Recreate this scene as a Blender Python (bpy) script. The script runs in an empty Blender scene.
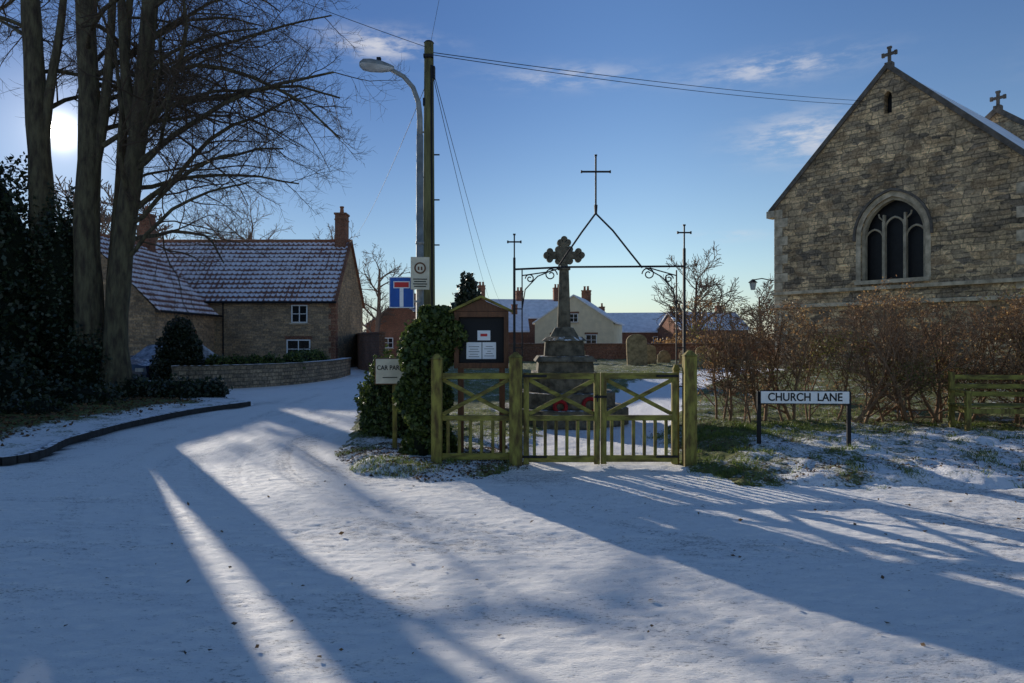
import bpy, bmesh, math, random
import numpy as np
from mathutils import Vector, Matrix
random.seed(7); np.random.seed(7)
rng = np.random.default_rng(11)
sc = bpy.context.scene
col = sc.collection

# ------------------------------------------------------------------ materials
def newmat(name):
    m = bpy.data.materials.new(name); m.use_nodes = True
    nt = m.node_tree; nt.nodes.clear()
    out = nt.nodes.new('ShaderNodeOutputMaterial')
    b = nt.nodes.new('ShaderNodeBsdfPrincipled')
    nt.links.new(b.outputs[0], out.inputs[0])
    return m, nt, b, out

def node(nt, t, **kw):
    n = nt.nodes.new(t)
    for k, v in kw.items(): setattr(n, k, v)
    return n

def L(nt, a, b): nt.links.new(a, b)

def mth(nt, op, a, b=None, clamp=False):
    n = nt.nodes.new('ShaderNodeMath'); n.operation = op; n.use_clamp = clamp
    for i, x in enumerate([a, b]):
        if x is None: continue
        if isinstance(x, (int, float)): n.inputs[i].default_value = x
        else: nt.links.new(x, n.inputs[i])
    return n.outputs[0]

def mixc(nt, f, a, b, blend='MIX'):
    n = nt.nodes.new('ShaderNodeMix'); n.data_type = 'RGBA'; n.blend_type = blend
    for i, x in ((0, f), (6, a), (7, b)):
        if isinstance(x, (int, float)): n.inputs[i].default_value = x
        elif isinstance(x, tuple): n.inputs[i].default_value = (*x[:3], 1)
        else: nt.links.new(x, n.inputs[i])
    return n.outputs[2]

def sstep(nt, v, lo, hi):
    n = nt.nodes.new('ShaderNodeMapRange'); n.interpolation_type = 'SMOOTHSTEP'
    nt.links.new(v, n.inputs[0]); n.inputs[1].default_value = lo; n.inputs[2].default_value = hi
    return n.outputs[0]

def coords(nt, scale=(1, 1, 1)):
    tc = nt.nodes.new('ShaderNodeTexCoord'); mp = nt.nodes.new('ShaderNodeMapping')
    mp.inputs['Scale'].default_value = scale
    nt.links.new(tc.outputs['Object'], mp.inputs[0]); return mp.outputs[0]

def noise(nt, vec, scale, detail=4, rough=.55):
    n = nt.nodes.new('ShaderNodeTexNoise'); n.inputs['Scale'].default_value = scale
    n.inputs['Detail'].default_value = detail; n.inputs['Roughness'].default_value = rough
    if vec is not None: nt.links.new(vec, n.inputs['Vector'])
    return n.outputs[0]

def bump(nt, b, h, strength, dist):
    n = nt.nodes.new('ShaderNodeBump'); n.inputs['Strength'].default_value = strength
    n.inputs['Distance'].default_value = dist
    nt.links.new(h, n.inputs['Height']); nt.links.new(n.outputs[0], b.inputs['Normal'])

SNOW = (.90, .885, .88)
def add_snowtop(nt, c, amount, vec):
    g = nt.nodes.new('ShaderNodeNewGeometry'); s = nt.nodes.new('ShaderNodeSeparateXYZ')
    nt.links.new(g.outputs['Normal'], s.inputs[0])
    f = sstep(nt, s.outputs[2], .55, .85)
    nn = sstep(nt, noise(nt, vec, 9, 4), .62 - amount * .3, .75 - amount * .3)
    return mixc(nt, mth(nt, 'MULTIPLY', f, nn), c, SNOW)

def sc3(c, k): return tuple(min(1, x * k) for x in c)

def pmat(name, c, rough=.8, metal=0., var=.25, vs=6, bmp=.3, bs=40, bd=.01, snow=None, stretch=(1, 1, 1), c2=None, spec=.3):
    m, nt, b, o = newmat(name)
    v = coords(nt, stretch)
    f = sstep(nt, noise(nt, v, vs, 5, .6), .3, .7)
    cc = mixc(nt, f, sc3(c, 1 - var), c2 if c2 else sc3(c, 1 + var))
    if snow is not None: cc = add_snowtop(nt, cc, snow, v)
    L(nt, cc, b.inputs['Base Color']); b.inputs['Roughness'].default_value = rough
    b.inputs['Metallic'].default_value = metal; b.inputs['Specular IOR Level'].default_value = spec
    if bmp: bump(nt, b, noise(nt, v, bs, 3), bmp, bd)
    return m

def plain(name, c, rough=.9):
    m, nt, b, o = newmat(name)
    b.inputs['Base Color'].default_value = (*c, 1); b.inputs['Roughness'].default_value = rough
    b.inputs['Specular IOR Level'].default_value = .2
    return m

def brickmat(name, c1, c2, mortar, bw=.45, bh=.2, ms=.012, distort=.04, big=.35, snow=None, bd=.02, dscale=2.5, rubble=False):
    m, nt, b, o = newmat(name)
    tc = nt.nodes.new('ShaderNodeTexCoord')
    s = nt.nodes.new('ShaderNodeSeparateXYZ'); L(nt, tc.outputs['Object'], s.inputs[0])
    n1 = node(nt, 'ShaderNodeTexNoise'); n1.inputs['Scale'].default_value = dscale; n1.inputs['Detail'].default_value = 3
    L(nt, tc.outputs['Object'], n1.inputs['Vector'])
    sp = nt.nodes.new('ShaderNodeSeparateColor'); L(nt, n1.outputs['Color'], sp.inputs[0])
    x = mth(nt, 'ADD', s.outputs[0], s.outputs[1])
    x = mth(nt, 'ADD', x, mth(nt, 'MULTIPLY', sp.outputs[0], distort * 4))
    z = mth(nt, 'ADD', s.outputs[2], mth(nt, 'MULTIPLY', sp.outputs[1], distort))
    cb = nt.nodes.new('ShaderNodeCombineXYZ'); L(nt, x, cb.inputs[0]); L(nt, z, cb.inputs[1])
    def brick(w_, h_, off, sq, sf):
        br = nt.nodes.new('ShaderNodeTexBrick'); L(nt, cb.outputs[0], br.inputs['Vector'])
        br.inputs['Scale'].default_value = 1; br.inputs['Brick Width'].default_value = w_
        br.inputs['Row Height'].default_value = h_; br.inputs['Mortar Size'].default_value = ms
        br.inputs['Mortar Smooth'].default_value = .3
        br.inputs['Color1'].default_value = (*c1, 1); br.inputs['Color2'].default_value = (*c2, 1)
        br.inputs['Mortar'].default_value = (*mortar, 1)
        br.offset = off; br.squash = sq; br.squash_frequency = sf; return br
    br = brick(bw, bh, .43, .6, 3)
    colr, fac = br.outputs['Color'], br.outputs['Fac']
    if rubble:
        br2 = brick(bw * .62, bh * .62, .37, 1.6, 4)
        pm = sstep(nt, noise(nt, tc.outputs['Object'], .75, 2), .49, .51)
        colr = mixc(nt, pm, colr, br2.outputs['Color'])
        fac = mth(nt, 'ADD', mth(nt, 'MULTIPLY', fac, mth(nt, 'SUBTRACT', 1., pm)), mth(nt, 'MULTIPLY', br2.outputs['Fac'], pm))
        vo = nt.nodes.new('ShaderNodeTexVoronoi'); vo.inputs['Scale'].default_value = 2.8
        mpp = nt.nodes.new('ShaderNodeMapping'); mpp.inputs['Scale'].default_value = (1, 1.9, 1); L(nt, cb.outputs[0], mpp.inputs[0]); L(nt, mpp.outputs[0], vo.inputs['Vector'])
        sv = nt.nodes.new('ShaderNodeSeparateColor'); L(nt, vo.outputs['Color'], sv.inputs[0])
        colr = mixc(nt, 1., colr, mixc(nt, sv.outputs[0], (.50, .49, .50), (1.55, 1.38, 1.12)), 'MULTIPLY')
        colr = mixc(nt, mth(nt, 'MULTIPLY', sstep(nt, sv.outputs[1], .66, .82), .5), colr, (.58, .37, .19))
    f = sstep(nt, noise(nt, tc.outputs['Object'], .9, 5, .65), .3, .72)
    c = mixc(nt, 1., colr, mixc(nt, f, (1 - big,) * 3, (1 + big * .5,) * 3), 'MULTIPLY')
    n14 = noise(nt, tc.outputs['Object'], 13, 5, .72)
    c = mixc(nt, 1., c, mixc(nt, sstep(nt, n14, .35, .68), (.62,) * 3, (1.25,) * 3), 'MULTIPLY')
    if snow is not None: c = add_snowtop(nt, c, snow, tc.outputs['Object'])
    L(nt, c, b.inputs['Base Color']); b.inputs['Roughness'].default_value = .9
    b.inputs['Specular IOR Level'].default_value = .2
    h = mth(nt, 'ADD', mth(nt, 'MULTIPLY', fac, -1.), mth(nt, 'MULTIPLY', n14, .9))
    bump(nt, b, h, .9, bd)
    return m

def leafmat(name, ca, cb_, trans=.35, rough=.5):
    m, nt, b, o = newmat(name)
    g = nt.nodes.new('ShaderNodeNewGeometry')
    c = mixc(nt, g.outputs['Random Per Island'], ca, cb_)
    L(nt, c, b.inputs['Base Color']); b.inputs['Roughness'].default_value = rough
    if trans:
        t = nt.nodes.new('ShaderNodeBsdfTranslucent'); L(nt, c, t.inputs[0])
        mx = nt.nodes.new('ShaderNodeMixShader'); mx.inputs[0].default_value = trans
        L(nt, b.outputs[0], mx.inputs[1]); L(nt, t.outputs[0], mx.inputs[2]); L(nt, mx.outputs[0], o.inputs[0])
    return m

def roofmat():
    m, nt, b, o = newmat('snowy_pantile')
    a = node(nt, 'ShaderNodeAttribute', attribute_name='snow')
    v = coords(nt)
    n1 = noise(nt, v, 1.1, 4, .6); n2 = noise(nt, v, 14, 3, .6)
    s = mth(nt, 'ADD', a.outputs['Fac'], mth(nt, 'MULTIPLY', mth(nt, 'SUBTRACT', n1, .5), 1.5))
    s = mth(nt, 'ADD', s, mth(nt, 'MULTIPLY', mth(nt, 'SUBTRACT', n2, .5), 1.1))
    f = sstep(nt, s, .38, .62)
    t = mixc(nt, noise(nt, v, 5, 3), (.12, .05, .035), (.24, .11, .075))
    L(nt, mixc(nt, f, t, (.74, .70, .72)), b.inputs['Base Color']); b.inputs['Roughness'].default_value = .85
    return m

def groundmat(name, road=False):
    m, nt, b, o = newmat(name)
    v = coords(nt)
    if road:
        a = node(nt, 'ShaderNodeAttribute', attribute_name='track')
        fine = noise(nt, coords(nt, (.8, 2.1, 1)), 36, 6, .78)
        mid = noise(nt, coords(nt, (.8, 1.9, 1)), 7, 4, .65)
        big = noise(nt, v, .55, 3, .5)
        s = mth(nt, 'ADD', mth(nt, 'MULTIPLY', fine, 1.05), mth(nt, 'MULTIPLY', mid, .45))
        s = mth(nt, 'ADD', s, mth(nt, 'MULTIPLY', big, .40))
        s = mth(nt, 'SUBTRACT', s, mth(nt, 'MULTIPLY', a.outputs['Fac'], .14))
        f = sstep(nt, s, .70, .88)
        gut = node(nt, 'ShaderNodeAttribute', attribute_name='gutter')  # dark strip along the kerb: gutter shadow painted in with bare asphalt
        f = mth(nt, 'MULTIPLY', f, mth(nt, 'SUBTRACT', 1., gut.outputs['Fac'], True))
        grit = mixc(nt, sstep(nt, fine, .34, .46), (.13, .115, .105), (.52, .49, .46))
        c = mixc(nt, f, mixc(nt, gut.outputs['Fac'], grit, (.02, .02, .022)), (.97, .94, .90))
        L(nt, c, b.inputs['Base Color'])
        h = mth(nt, 'ADD', mth(nt, 'MULTIPLY', fine, 1.2), mth(nt, 'MULTIPLY', mid, .8))
        bump(nt, b, h, .66, .030)
        b.inputs['Roughness'].default_value = .7
    else:
        a = node(nt, 'ShaderNodeAttribute', attribute_name='snow')
        n1 = noise(nt, v, 2.2, 5, .62); n2 = noise(nt, v, 24, 5, .75)
        s = mth(nt, 'ADD', mth(nt, 'MULTIPLY', n1, .7), mth(nt, 'MULTIPLY', n2, .8))
        s = mth(nt, 'ADD', s, a.outputs['Fac'])
        f = sstep(nt, s, 1.10, 1.30)
        g = mixc(nt, sstep(nt, noise(nt, v, 7, 4), .35, .65), (.08, .11, .025), (.18, .18, .055))
        g = mixc(nt, sstep(nt, noise(nt, v, 31, 3), .5, .7), g, (.10, .065, .04))
        L(nt, mixc(nt, f, g, SNOW), b.inputs['Base Color'])
        bump(nt, b, mth(nt, 'ADD', n2, n1), .8, .045)
        b.inputs['Roughness'].default_value = .85
    b.inputs['Specular IOR Level'].default_value = .25
    return m

M = {}
M['road'] = groundmat('packed_snow_road', True)
M['ground'] = groundmat('snowy_grass')
M['pantile'] = roofmat()
M['bark'] = pmat('bark', (.085, .064, .046), .95, vs=9, var=.5, bmp=.9, bs=14, bd=.05, stretch=(1, 1, .25), c2=(.12, .105, .06))
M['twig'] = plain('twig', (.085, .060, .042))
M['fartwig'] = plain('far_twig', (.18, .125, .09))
M['ivy'] = leafmat('ivy_leaf', (.018, .040, .010), (.13, .17, .035), .35)
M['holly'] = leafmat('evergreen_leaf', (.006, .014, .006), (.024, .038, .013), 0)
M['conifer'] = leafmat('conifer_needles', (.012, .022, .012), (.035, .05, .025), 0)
M['core'] = plain('foliage_core', (.008, .012, .006), 1)  # dark solid added inside foliage to block light between the leaves
M['hedgeleaf'] = leafmat('hedge_leaf', (.17, .09, .042), (.46, .29, .12), .5)
M['hedgegreen'] = leafmat('hedge_green_leaf', (.06, .07, .02), (.24, .22, .06), .5)
M['hedgetwig'] = plain('hedge_twig', (.20, .125, .075))
M['litter'] = leafmat('fallen_leaf', (.05, .025, .012), (.18, .105, .045), .2, .8)
M['grassb'] = leafmat('grass_blade', (.07, .11, .018), (.22, .27, .05), .4)
M['church'] = brickmat('church_stone', (.82, .63, .41), (.40, .33, .245), (.33, .27, .19), .50, .24, .016, .09, .42, rubble=True, bd=.05)
M['dressed'] = pmat('dressed_stone', (.46, .38, .27), .85, vs=4, var=.3, bs=30, bd=.01)
M['tracery'] = pmat('tracery_stone', (.40, .33, .23), .85, vs=4, var=.3, bs=30, bd=.01)
M['coping'] = pmat('coping_stone', (.13, .11, .09), .9, vs=5, var=.3)
M['quoin'] = pmat('quoin_stone', (.52, .42, .29), .9, vs=3, var=.4, bs=25, bd=.02)
M['housestone'] = brickmat('house_stone', (.54, .36, .20), (.27, .20, .135), (.33, .26, .18), .32, .13, .012, .03, .3)
M['brick'] = brickmat('red_brick', (.34, .135, .075), (.24, .095, .06), (.26, .19, .13), .23, .075, .01, .006, .25, bd=.008)
M['wallstone'] = brickmat('garden_wall_stone', (.42, .32, .21), (.21, .17, .13), (.14, .12, .09), .3, .13, .014, .04, .3, snow=1.)
M['brickwall'] = brickmat('brick_wall', (.26, .12, .07), (.18, .09, .06), (.2, .16, .13), .23, .075, .01, .006, .3, snow=1., bd=.008)
M['cream'] = pmat('cream_render', (.76, .65, .44), .9, var=.08, vs=2)
M['snowroof'] = pmat('snow_roof', (.78, .77, .78), .8, var=.12, vs=2, bs=8, bd=.03)
M['glass'] = pmat('window_glass', (.012, .014, .018), .12, bmp=.15, bs=3, bd=.01, spec=.6)
M['leaded'] = pmat('leaded_glass', (.010, .010, .012), .4, bmp=.4, bs=9, bd=.01)
M['white'] = pmat('white_paint', (.74, .74, .72), .5, var=.08, bmp=.1)
M['wood'] = pmat('mossy_wood', (.15, .095, .035), .85, vs=14, var=.4, c2=(.30, .26, .055), bmp=.7, bs=30, bd=.008, stretch=(1, 1, .3))
M['rail'] = pmat('mossy_rail', (.15, .11, .038), .85, vs=14, var=.4, c2=(.31, .27, .055), bmp=.7, bs=30, bd=.008, stretch=(.3, 1, 1), snow=.1)
M['darkwood'] = pmat('dark_wood', (.13, .056, .025), .6, vs=20, var=.35, bs=50, bd=.004, stretch=(1, 1, .2))
M['pole'] = pmat('telegraph_pole_wood', (.12, .10, .05), .9, vs=8, c2=(.18, .17, .07), var=.4, bmp=.6, bs=20, stretch=(1, 1, .15))
M['iron'] = pmat('wrought_iron', (.022, .02, .02), .55, metal=.4, vs=20, var=.3, bmp=.2)
M['galv'] = pmat('galvanised_steel', (.26, .265, .25), .6, metal=.3, vs=10, var=.2, bmp=.1)
M['lens'] = pmat('lamp_lens', (.40, .40, .38), .25, bmp=.3, bs=60)
M['memorial'] = pmat('memorial_stone', (.13, .11, .075), .9, vs=7, var=.5, bmp=.7, bs=22, bd=.02, snow=.3)
M['grave'] = pmat('gravestone', (.28, .21, .11), .9, vs=6, var=.4, bmp=.6, bs=20, bd=.02)
M['signwhite'] = pmat('sign_white', (.82, .81, .78), .5, vs=9, var=.06, bmp=0)
M['signblack'] = plain('sign_black', (.012, .012, .014), .5)
M['signblue'] = pmat('sign_blue', (.012, .09, .36), .4, var=.1, bmp=0)
M['signred'] = pmat('sign_red', (.55, .03, .03), .45, var=.1, bmp=0)
M['signcream'] = pmat('sign_cream', (.60, .54, .40), .6, var=.12, bmp=.1)
M['paper'] = pmat('paper', (.84, .84, .84), .8, var=.03, bmp=0)
M['poppy'] = pmat('poppy_red', (.30, .012, .012), .7, var=.3, bmp=.8, bs=50)
M['kerb'] = pmat('kerb_stone', (.035, .035, .036), .9, vs=9, snow=.8)
M['pot'] = pmat('clay_pot', (.26, .11, .06), .8)
M['carpaint'] = pmat('car_paint', (.03, .05, .10), .3, var=.1, bmp=0, spec=.6, snow=.45)
M['frost'] = pmat('frosted_glass', (.16, .20, .28), .4, vs=5, var=.5, c2=(.42, .48, .58))
M['rubber'] = plain('tyre_rubber', (.02, .02, .02), .8)
M['cable'] = plain('cable', (.03, .03, .035), .7)

# ------------------------------------------------------------------ mesh helpers
def empty(name, loc=(0, 0, 0), rz=0.):
    e = bpy.data.objects.new(name, None); e.location = loc; e.rotation_euler = (0, 0, rz)
    e.empty_display_size = .3; col.objects.link(e); return e

class MB:
    def __init__(s): s.v = []; s.f = []; s.m = []; s.mats = []
    def mi(s, mat):
        m = M[mat]
        if m not in s.mats: s.mats.append(m)
        return s.mats.index(m)
    def add(s, vs, fs, mat):
        o = len(s.v); s.v += [tuple(v) for v in vs]
        k = s.mi(mat)
        for f in fs: s.f.append([i + o for i in f]); s.m.append(k)
    def box(s, c, size, mat, rot=None):
        hx, hy, hz = size[0] / 2, size[1] / 2, size[2] / 2
        vs = [Vector((x, y, z)) for x in (-hx, hx) for y in (-hy, hy) for z in (-hz, hz)]
        if rot is not None: vs = [rot @ v for v in vs]
        c = Vector(c); vs = [v + c for v in vs]
        s.add(vs, [(0, 1, 3, 2), (4, 6, 7, 5), (0, 4, 5, 1), (2, 3, 7, 6), (0, 2, 6, 4), (1, 5, 7, 3)], mat)
    def bar(s, a, b, w, d, mat):
        a = Vector(a); b = Vector(b); t = (b - a); Ln = t.length; t.normalize()
        y = Vector((0, 1, 0))
        if abs(t.dot(y)) > .95: y = Vector((1, 0, 0))
        x = y.cross(t).normalized(); y = t.cross(x)
        R = Matrix((x, y, t)).transposed()
        s.box((a + b) / 2, (w, d, Ln), mat, R)
    def tube(s, pts, r, mat, n=8, cap=True):
        pts = [Vector(p) for p in pts]; K = len(pts)
        if not isinstance(r, (list, tuple)): r = [r] * K
        vs = []; ref = None
        for i, p in enumerate(pts):
            t = (pts[min(i + 1, K - 1)] - pts[max(i - 1, 0)]).normalized()
            if ref is None:
                ref = Vector((1, 0, 0)) if abs(t.x) < .8 else Vector((0, 0, 1))
            a = (ref - t * ref.dot(t)).normalized(); ref = a; b = t.cross(a)
            for j in range(n):
                th = 2 * math.pi * j / n
                vs.append(p + (a * math.cos(th) + b * math.sin(th)) * r[i])
        fs = []
        for i in range(K - 1):
            for j in range(n):
                j2 = (j + 1) % n
                fs.append((i * n + j, i * n + j2, (i + 1) * n + j2, (i + 1) * n + j))
        if cap: fs.append(tuple(range(n))[::-1]); fs.append(tuple((K - 1) * n + j for j in range(n)))
        s.add(vs, fs, mat)
    def frustum(s, c, z0, z1, h0, h1, mat, n=4, rot=math.pi / 4):
        k = 1 / math.cos(math.pi / n)
        vs = []
        for z, h in ((z0, h0), (z1, h1)):
            for j in range(n):
                th = rot + 2 * math.pi * j / n
                vs.append((c[0] + h * k * math.cos(th), c[1] + h * k * math.sin(th), z))
        fs = [(j, (j + 1) % n, n + (j + 1) % n, n + j) for j in range(n)]
        fs += [tuple(range(n))[::-1], tuple(range(n, 2 * n))]
        s.add(vs, fs, mat)
    def prism(s, pts, y0, y1, mat):
        n = len(pts)
        vs = [(p[0], y0, p[1]) for p in pts] + [(p[0], y1, p[1]) for p in pts]
        fs = [tuple(range(n)), tuple(range(2 * n - 1, n - 1, -1))]
        fs += [(i, i + n, (i + 1) % n + n, (i + 1) % n) for i in range(n)]
        s.add(vs, fs, mat)
    def build(s, name, origin=(0, 0, 0), parent=None, smooth=False, bevel=0):
        me = bpy.data.meshes.new(name); o = Vector(origin)
        me.from_pydata([tuple(Vector(v) - o) for v in s.v], [], s.f)
        for m in s.mats: me.materials.append(m)
        me.polygons.foreach_set('material_index', s.m)
        if smooth: me.polygons.foreach_set('use_smooth', [True] * len(me.polygons))
        bm = bmesh.new(); bm.from_mesh(me); bmesh.ops.recalc_face_normals(bm, faces=bm.faces); bm.to_mesh(me); bm.free()
        ob = bpy.data.objects.new(name, me); ob.location = o; col.objects.link(ob)
        if parent: ob.parent = parent
        if bevel:
            b = ob.modifiers.new('bevel', 'BEVEL'); b.width = bevel; b.segments = 2; b.limit_method = 'ANGLE'
        return ob

def np_mesh(name, V, F, mat, smooth=False, attrs=None, parent=None, origin=None):
    V = np.asarray(V, dtype=np.float32)
    if origin is not None: V = V - np.array(origin, dtype=np.float32)
    F = np.asarray(F, dtype=np.int32); k = F.shape[1]
    me = bpy.data.meshes.new(name)
    me.vertices.add(len(V)); me.vertices.foreach_set('co', V.ravel())
    me.loops.add(F.size); me.loops.foreach_set('vertex_index', F.ravel())
    me.polygons.add(len(F)); me.polygons.foreach_set('loop_start', np.arange(len(F), dtype=np.int32) * k)
    me.update(calc_edges=True); me.validate()
    if smooth: me.polygons.foreach_set('use_smooth', [True] * len(me.polygons))
    if attrs:
        for a, val in attrs.items():
            at = me.attributes.new(a, 'FLOAT', 'POINT'); at.data.foreach_set('value', np.asarray(val, dtype=np.float32).ravel())
    me.materials.append(M[mat])
    ob = bpy.data.objects.new(name, me); col.objects.link(ob)
    if origin is not None: ob.location = origin
    if parent: ob.parent = parent
    return ob

def fsm(x, a, b):
    t = np.clip((x - a) / (b - a), 0, 1); return t * t * (3 - 2 * t)

def vnoise(X, Y, scale, seed=0):
    r = np.random.default_rng(seed); G = r.random((256, 256))
    x = X * scale + 500.; y = Y * scale + 500.
    xi = np.floor(x).astype(int); yi = np.floor(y).astype(int)
    fx = x - xi; fy = y - yi; fx = fx * fx * (3 - 2 * fx); fy = fy * fy * (3 - 2 * fy)
    g = lambda a, b: G[a % 256, b % 256]
    return (g(xi, yi) * (1 - fx) + g(xi + 1, yi) * fx) * (1 - fy) + (g(xi, yi + 1) * (1 - fx) + g(xi + 1, yi + 1) * fx) * fy - .5

def distline(X, Y, pts, closed=False):
    D = np.full(X.shape, 1e9); n = len(pts)
    for i in range(n if closed else n - 1):
        ax, ay = pts[i]; bx, by = pts[(i + 1) % n]
        dx, dy = bx - ax, by - ay; l2 = dx * dx + dy * dy
        t = np.clip(((X - ax) * dx + (Y - ay) * dy) / l2, 0, 1)
        D = np.minimum(D, (X - ax - t * dx) ** 2 + (Y - ay - t * dy) ** 2)
    return np.sqrt(D)

def sdpoly(X, Y, pts):
    D = distline(X, Y, pts, True); ins = np.zeros(X.shape, bool); n = len(pts)
    for i in range(n):
        ax, ay = pts[i]; bx, by = pts[(i + 1) % n]
        if ay == by: continue
        c = ((ay > Y) != (by > Y)) & (X < (bx - ax) * (Y - ay) / (by - ay) + ax)
        ins ^= c
    return np.where(ins, D, -D)

def spline(pts, n=60):
    P = np.array(pts, float); P = np.vstack([2 * P[0] - P[1], P, 2 * P[-1] - P[-2]]); out = []
    m = len(P) - 3; per = max(2, n // m)
    for i in range(m):
        p0, p1, p2, p3 = P[i:i + 4]
        for t in np.linspace(0, 1, per, endpoint=False):
            out.append(.5 * ((2 * p1) + (-p0 + p2) * t + (2 * p0 - 5 * p1 + 4 * p2 - p3) * t * t + (-p0 + 3 * p1 - 3 * p2 + p3) * t ** 3))
    out.append(P[-2]); return np.array(out)

def axis(a, b, step, lo, hi, g=1.12):
    c = list(np.arange(a, b + 1e-6, step)); s = step; x = a; left = []
    while x > lo: s *= g; x -= s; left.append(x)
    s = step; x = c[-1]; right = []
    while x < hi: s *= g; x += s; right.append(x)
    return np.array(left[::-1] + c + right)

def sheet(name, xs, ys, zf, mat, mask=None, attrf=None, origin=None):
    X, Y = np.meshgrid(xs, ys, indexing='xy'); Z = zf(X, Y)
    nx, ny = len(xs), len(ys)
    idx = np.arange(nx * ny).reshape(ny, nx)
    F = np.stack([idx[:-1, :-1], idx[:-1, 1:], idx[1:, 1:], idx[1:, :-1]], -1)
    if mask is not None:
        k = mask(X, Y); kk = k[:-1, :-1] | k[:-1, 1:] | k[1:, 1:] | k[1:, :-1]; F = F[kk]
    F = F.reshape(-1, 4)
    V = np.stack([X, Y, Z], -1).reshape(-1, 3)
    A = {k: v.ravel() for k, v in attrf(X, Y).items()} if attrf else None
    used = np.unique(F); rem = np.full(len(V), -1); rem[used] = np.arange(len(used))
    if A: A = {k: v[used] for k, v in A.items()}
    return np_mesh(name, V[used], rem[F], mat, True, A, origin=origin)

# ------------------------------------------------------------------ terrain
def offs(pl, d):
    pl = np.array(pl); t = np.gradient(pl, axis=0); t /= np.linalg.norm(t, axis=1)[:, None]
    return pl + np.stack([-t[:, 1], t[:, 0]], -1) * d
TR = []
for base, wgt in (([(-5.2, 34), (-5.0, 22), (-4.5, 14), (-3.6, 9.5), (-1.5, 6.6), (2.5, 5.3), (8, 5.0), (20, 5.0)], .8),
             ([(-6.0, 34), (-5.6, 20), (-5.4, 12), (-4.9, 8), (-3.4, 4.6), (-1.0, 1.8), (3, -2)], .6),
             ([(20, 3.4), (8, 3.5), (3, 3.9), (-.5, 5.1), (-3.2, 7.6), (-4.3, 12), (-4.9, 20)], .9),
             ([(-20, 5.2), (-7, 5.4), (0, 4.6), (7, 4.3), (20, 4.2)], .8),
             ([(-20, 3.9), (-7, 3.7), (0, 3.4), (7, 3.3), (20, 3.6)], .9),
             ([(20, 6.1), (8, 6.2), (1, 6.1), (-2.2, 7.4), (-3.8, 10.5), (-4.6, 18)], .8),
             ([(-5.4, 30), (-5.3, 18), (-4.7, 11), (-3.6, 7), (-1.5, 4.5), (2.5, 2.9), (8, 2.2)], .6),
             ([(-20, 6.2), (-7, 6.1), (-2, 5.9), (3, 5.75), (9, 5.7), (20, 5.6)], .8),
             ([(1.1, 9), (1.0, 7.5), (1.6, 6.2), (4, 5.3), (9, 5.1), (20, 5.4)], .8)):
    s = spline(base, 50)
    for o in (-.72, .72): TR.append((offs(s, o), wgt))
KERB = [(-14, 6.9), (-9, 7.7), (-6.45, 8.6), (-6.75, 10.4), (-6.95, 12.4), (-6.85, 14.6), (-6.25, 16.6)]
KS = spline(KERB, 60)
_tc = {}
def track(X, Y):
    key = X.shape
    if key in _tc: return _tc[key]
    t = np.zeros(X.shape); wob = .04 * vnoise(X, Y, .8, 71)
    for p, w in TR:
        d = distline(X, Y, [tuple(q) for q in p]) + wob
        rib = .5 + .5 * np.cos(np.clip(d, -.2, .2) * 2 * np.pi / .062)
        t = np.maximum(t, (1 - fsm(d, .075, .12)) * (.35 + .65 * rib) * w)
    t = t * np.clip(.75 + 1.3 * vnoise(X, Y, .9, 72), .25, 1)
    dk = distline(X, Y, [tuple(q) for q in KS]); dg = distline(X, Y, [(.1, 7.9), (2.2, 7.7), (5.5, 6.8)])
    w_ = np.maximum(1 - fsm(dk, .2, .9), (1 - fsm(dg, .1, .7))) * np.clip(.45 + 1.2 * vnoise(X, Y, 2.5, 73), 0, .9)
    t = np.maximum(t, w_)
    _tc[key] = t
    return t
def road_z(X, Y):
    near = fsm(-np.hypot(X, Y), -25, -12)
    t = track(X, Y)
    z = .022 - .010 * t
    z += near * (.010 * vnoise(X, Y, 1.3, 1) + .012 * vnoise(X, Y, 4.2, 2) + .008 * vnoise(X, Y * 1.7, 9, 3) + .009 * vnoise(X, Y * 1.7, 18, 31))
    return z
def road_a(X, Y):
    d = distline(X, Y, [tuple(q) for q in KS])
    return {'track': track(X, Y), 'gutter': (1 - fsm(d + .07 * vnoise(X, Y, 3, 5), .10, .16))}
xs = axis(-5.2, 6.0, .024, -70, 70); ys = axis(2.5, 8.6, .024, -30, 70)
sheet('snowy_road', xs, ys, road_z, 'road', None, road_a)

CY = [(-5.6, 62), (-5.7, 30), (-4.5, 20), (-3.3, 13.5), (-2.75, 10.4), (-2.5, 9), (-2.0, 8), (-1.2, 7.5), (-.3, 7.5),
      (.05, 8.0), (2.2, 8.0), (2.3, 7.25), (5.5, 7.1), (66, 6.6), (66, 62)]
PATH = [(1.15, 7.0), (1.15, 9.5), (1.5, 11.5), (2.5, 14), (3.9, 18), (6, 22), (9, 25)]
def cy_z(X, Y):
    s = sdpoly(X, Y, CY) + .14 * vnoise(X, Y, 2.2, 9)
    p = 1 - fsm(distline(X, Y, PATH), .85, 1.25)
    z = -.02 + .12 * fsm(s, 0, .5) * (1 - .55 * p)
    z += .13 * fsm(X, 2.4, 3.4) * fsm(Y, 7.6, 10.) * fsm(s, 0, .5)
    z += .34 * fsm(Y, 12, 26) * fsm(s, 0, 3)
    z += fsm(s, 0, .3) * (1 - .6 * p) * (.05 * vnoise(X, Y, 2.3, 4) + .05 * vnoise(X, Y, 6, 5) + .03 * vnoise(X, Y, 14, 6))
    return z
GL = [(2.3, 7.7), (2.6, 9.2), (3.4, 10.6)]
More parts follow.
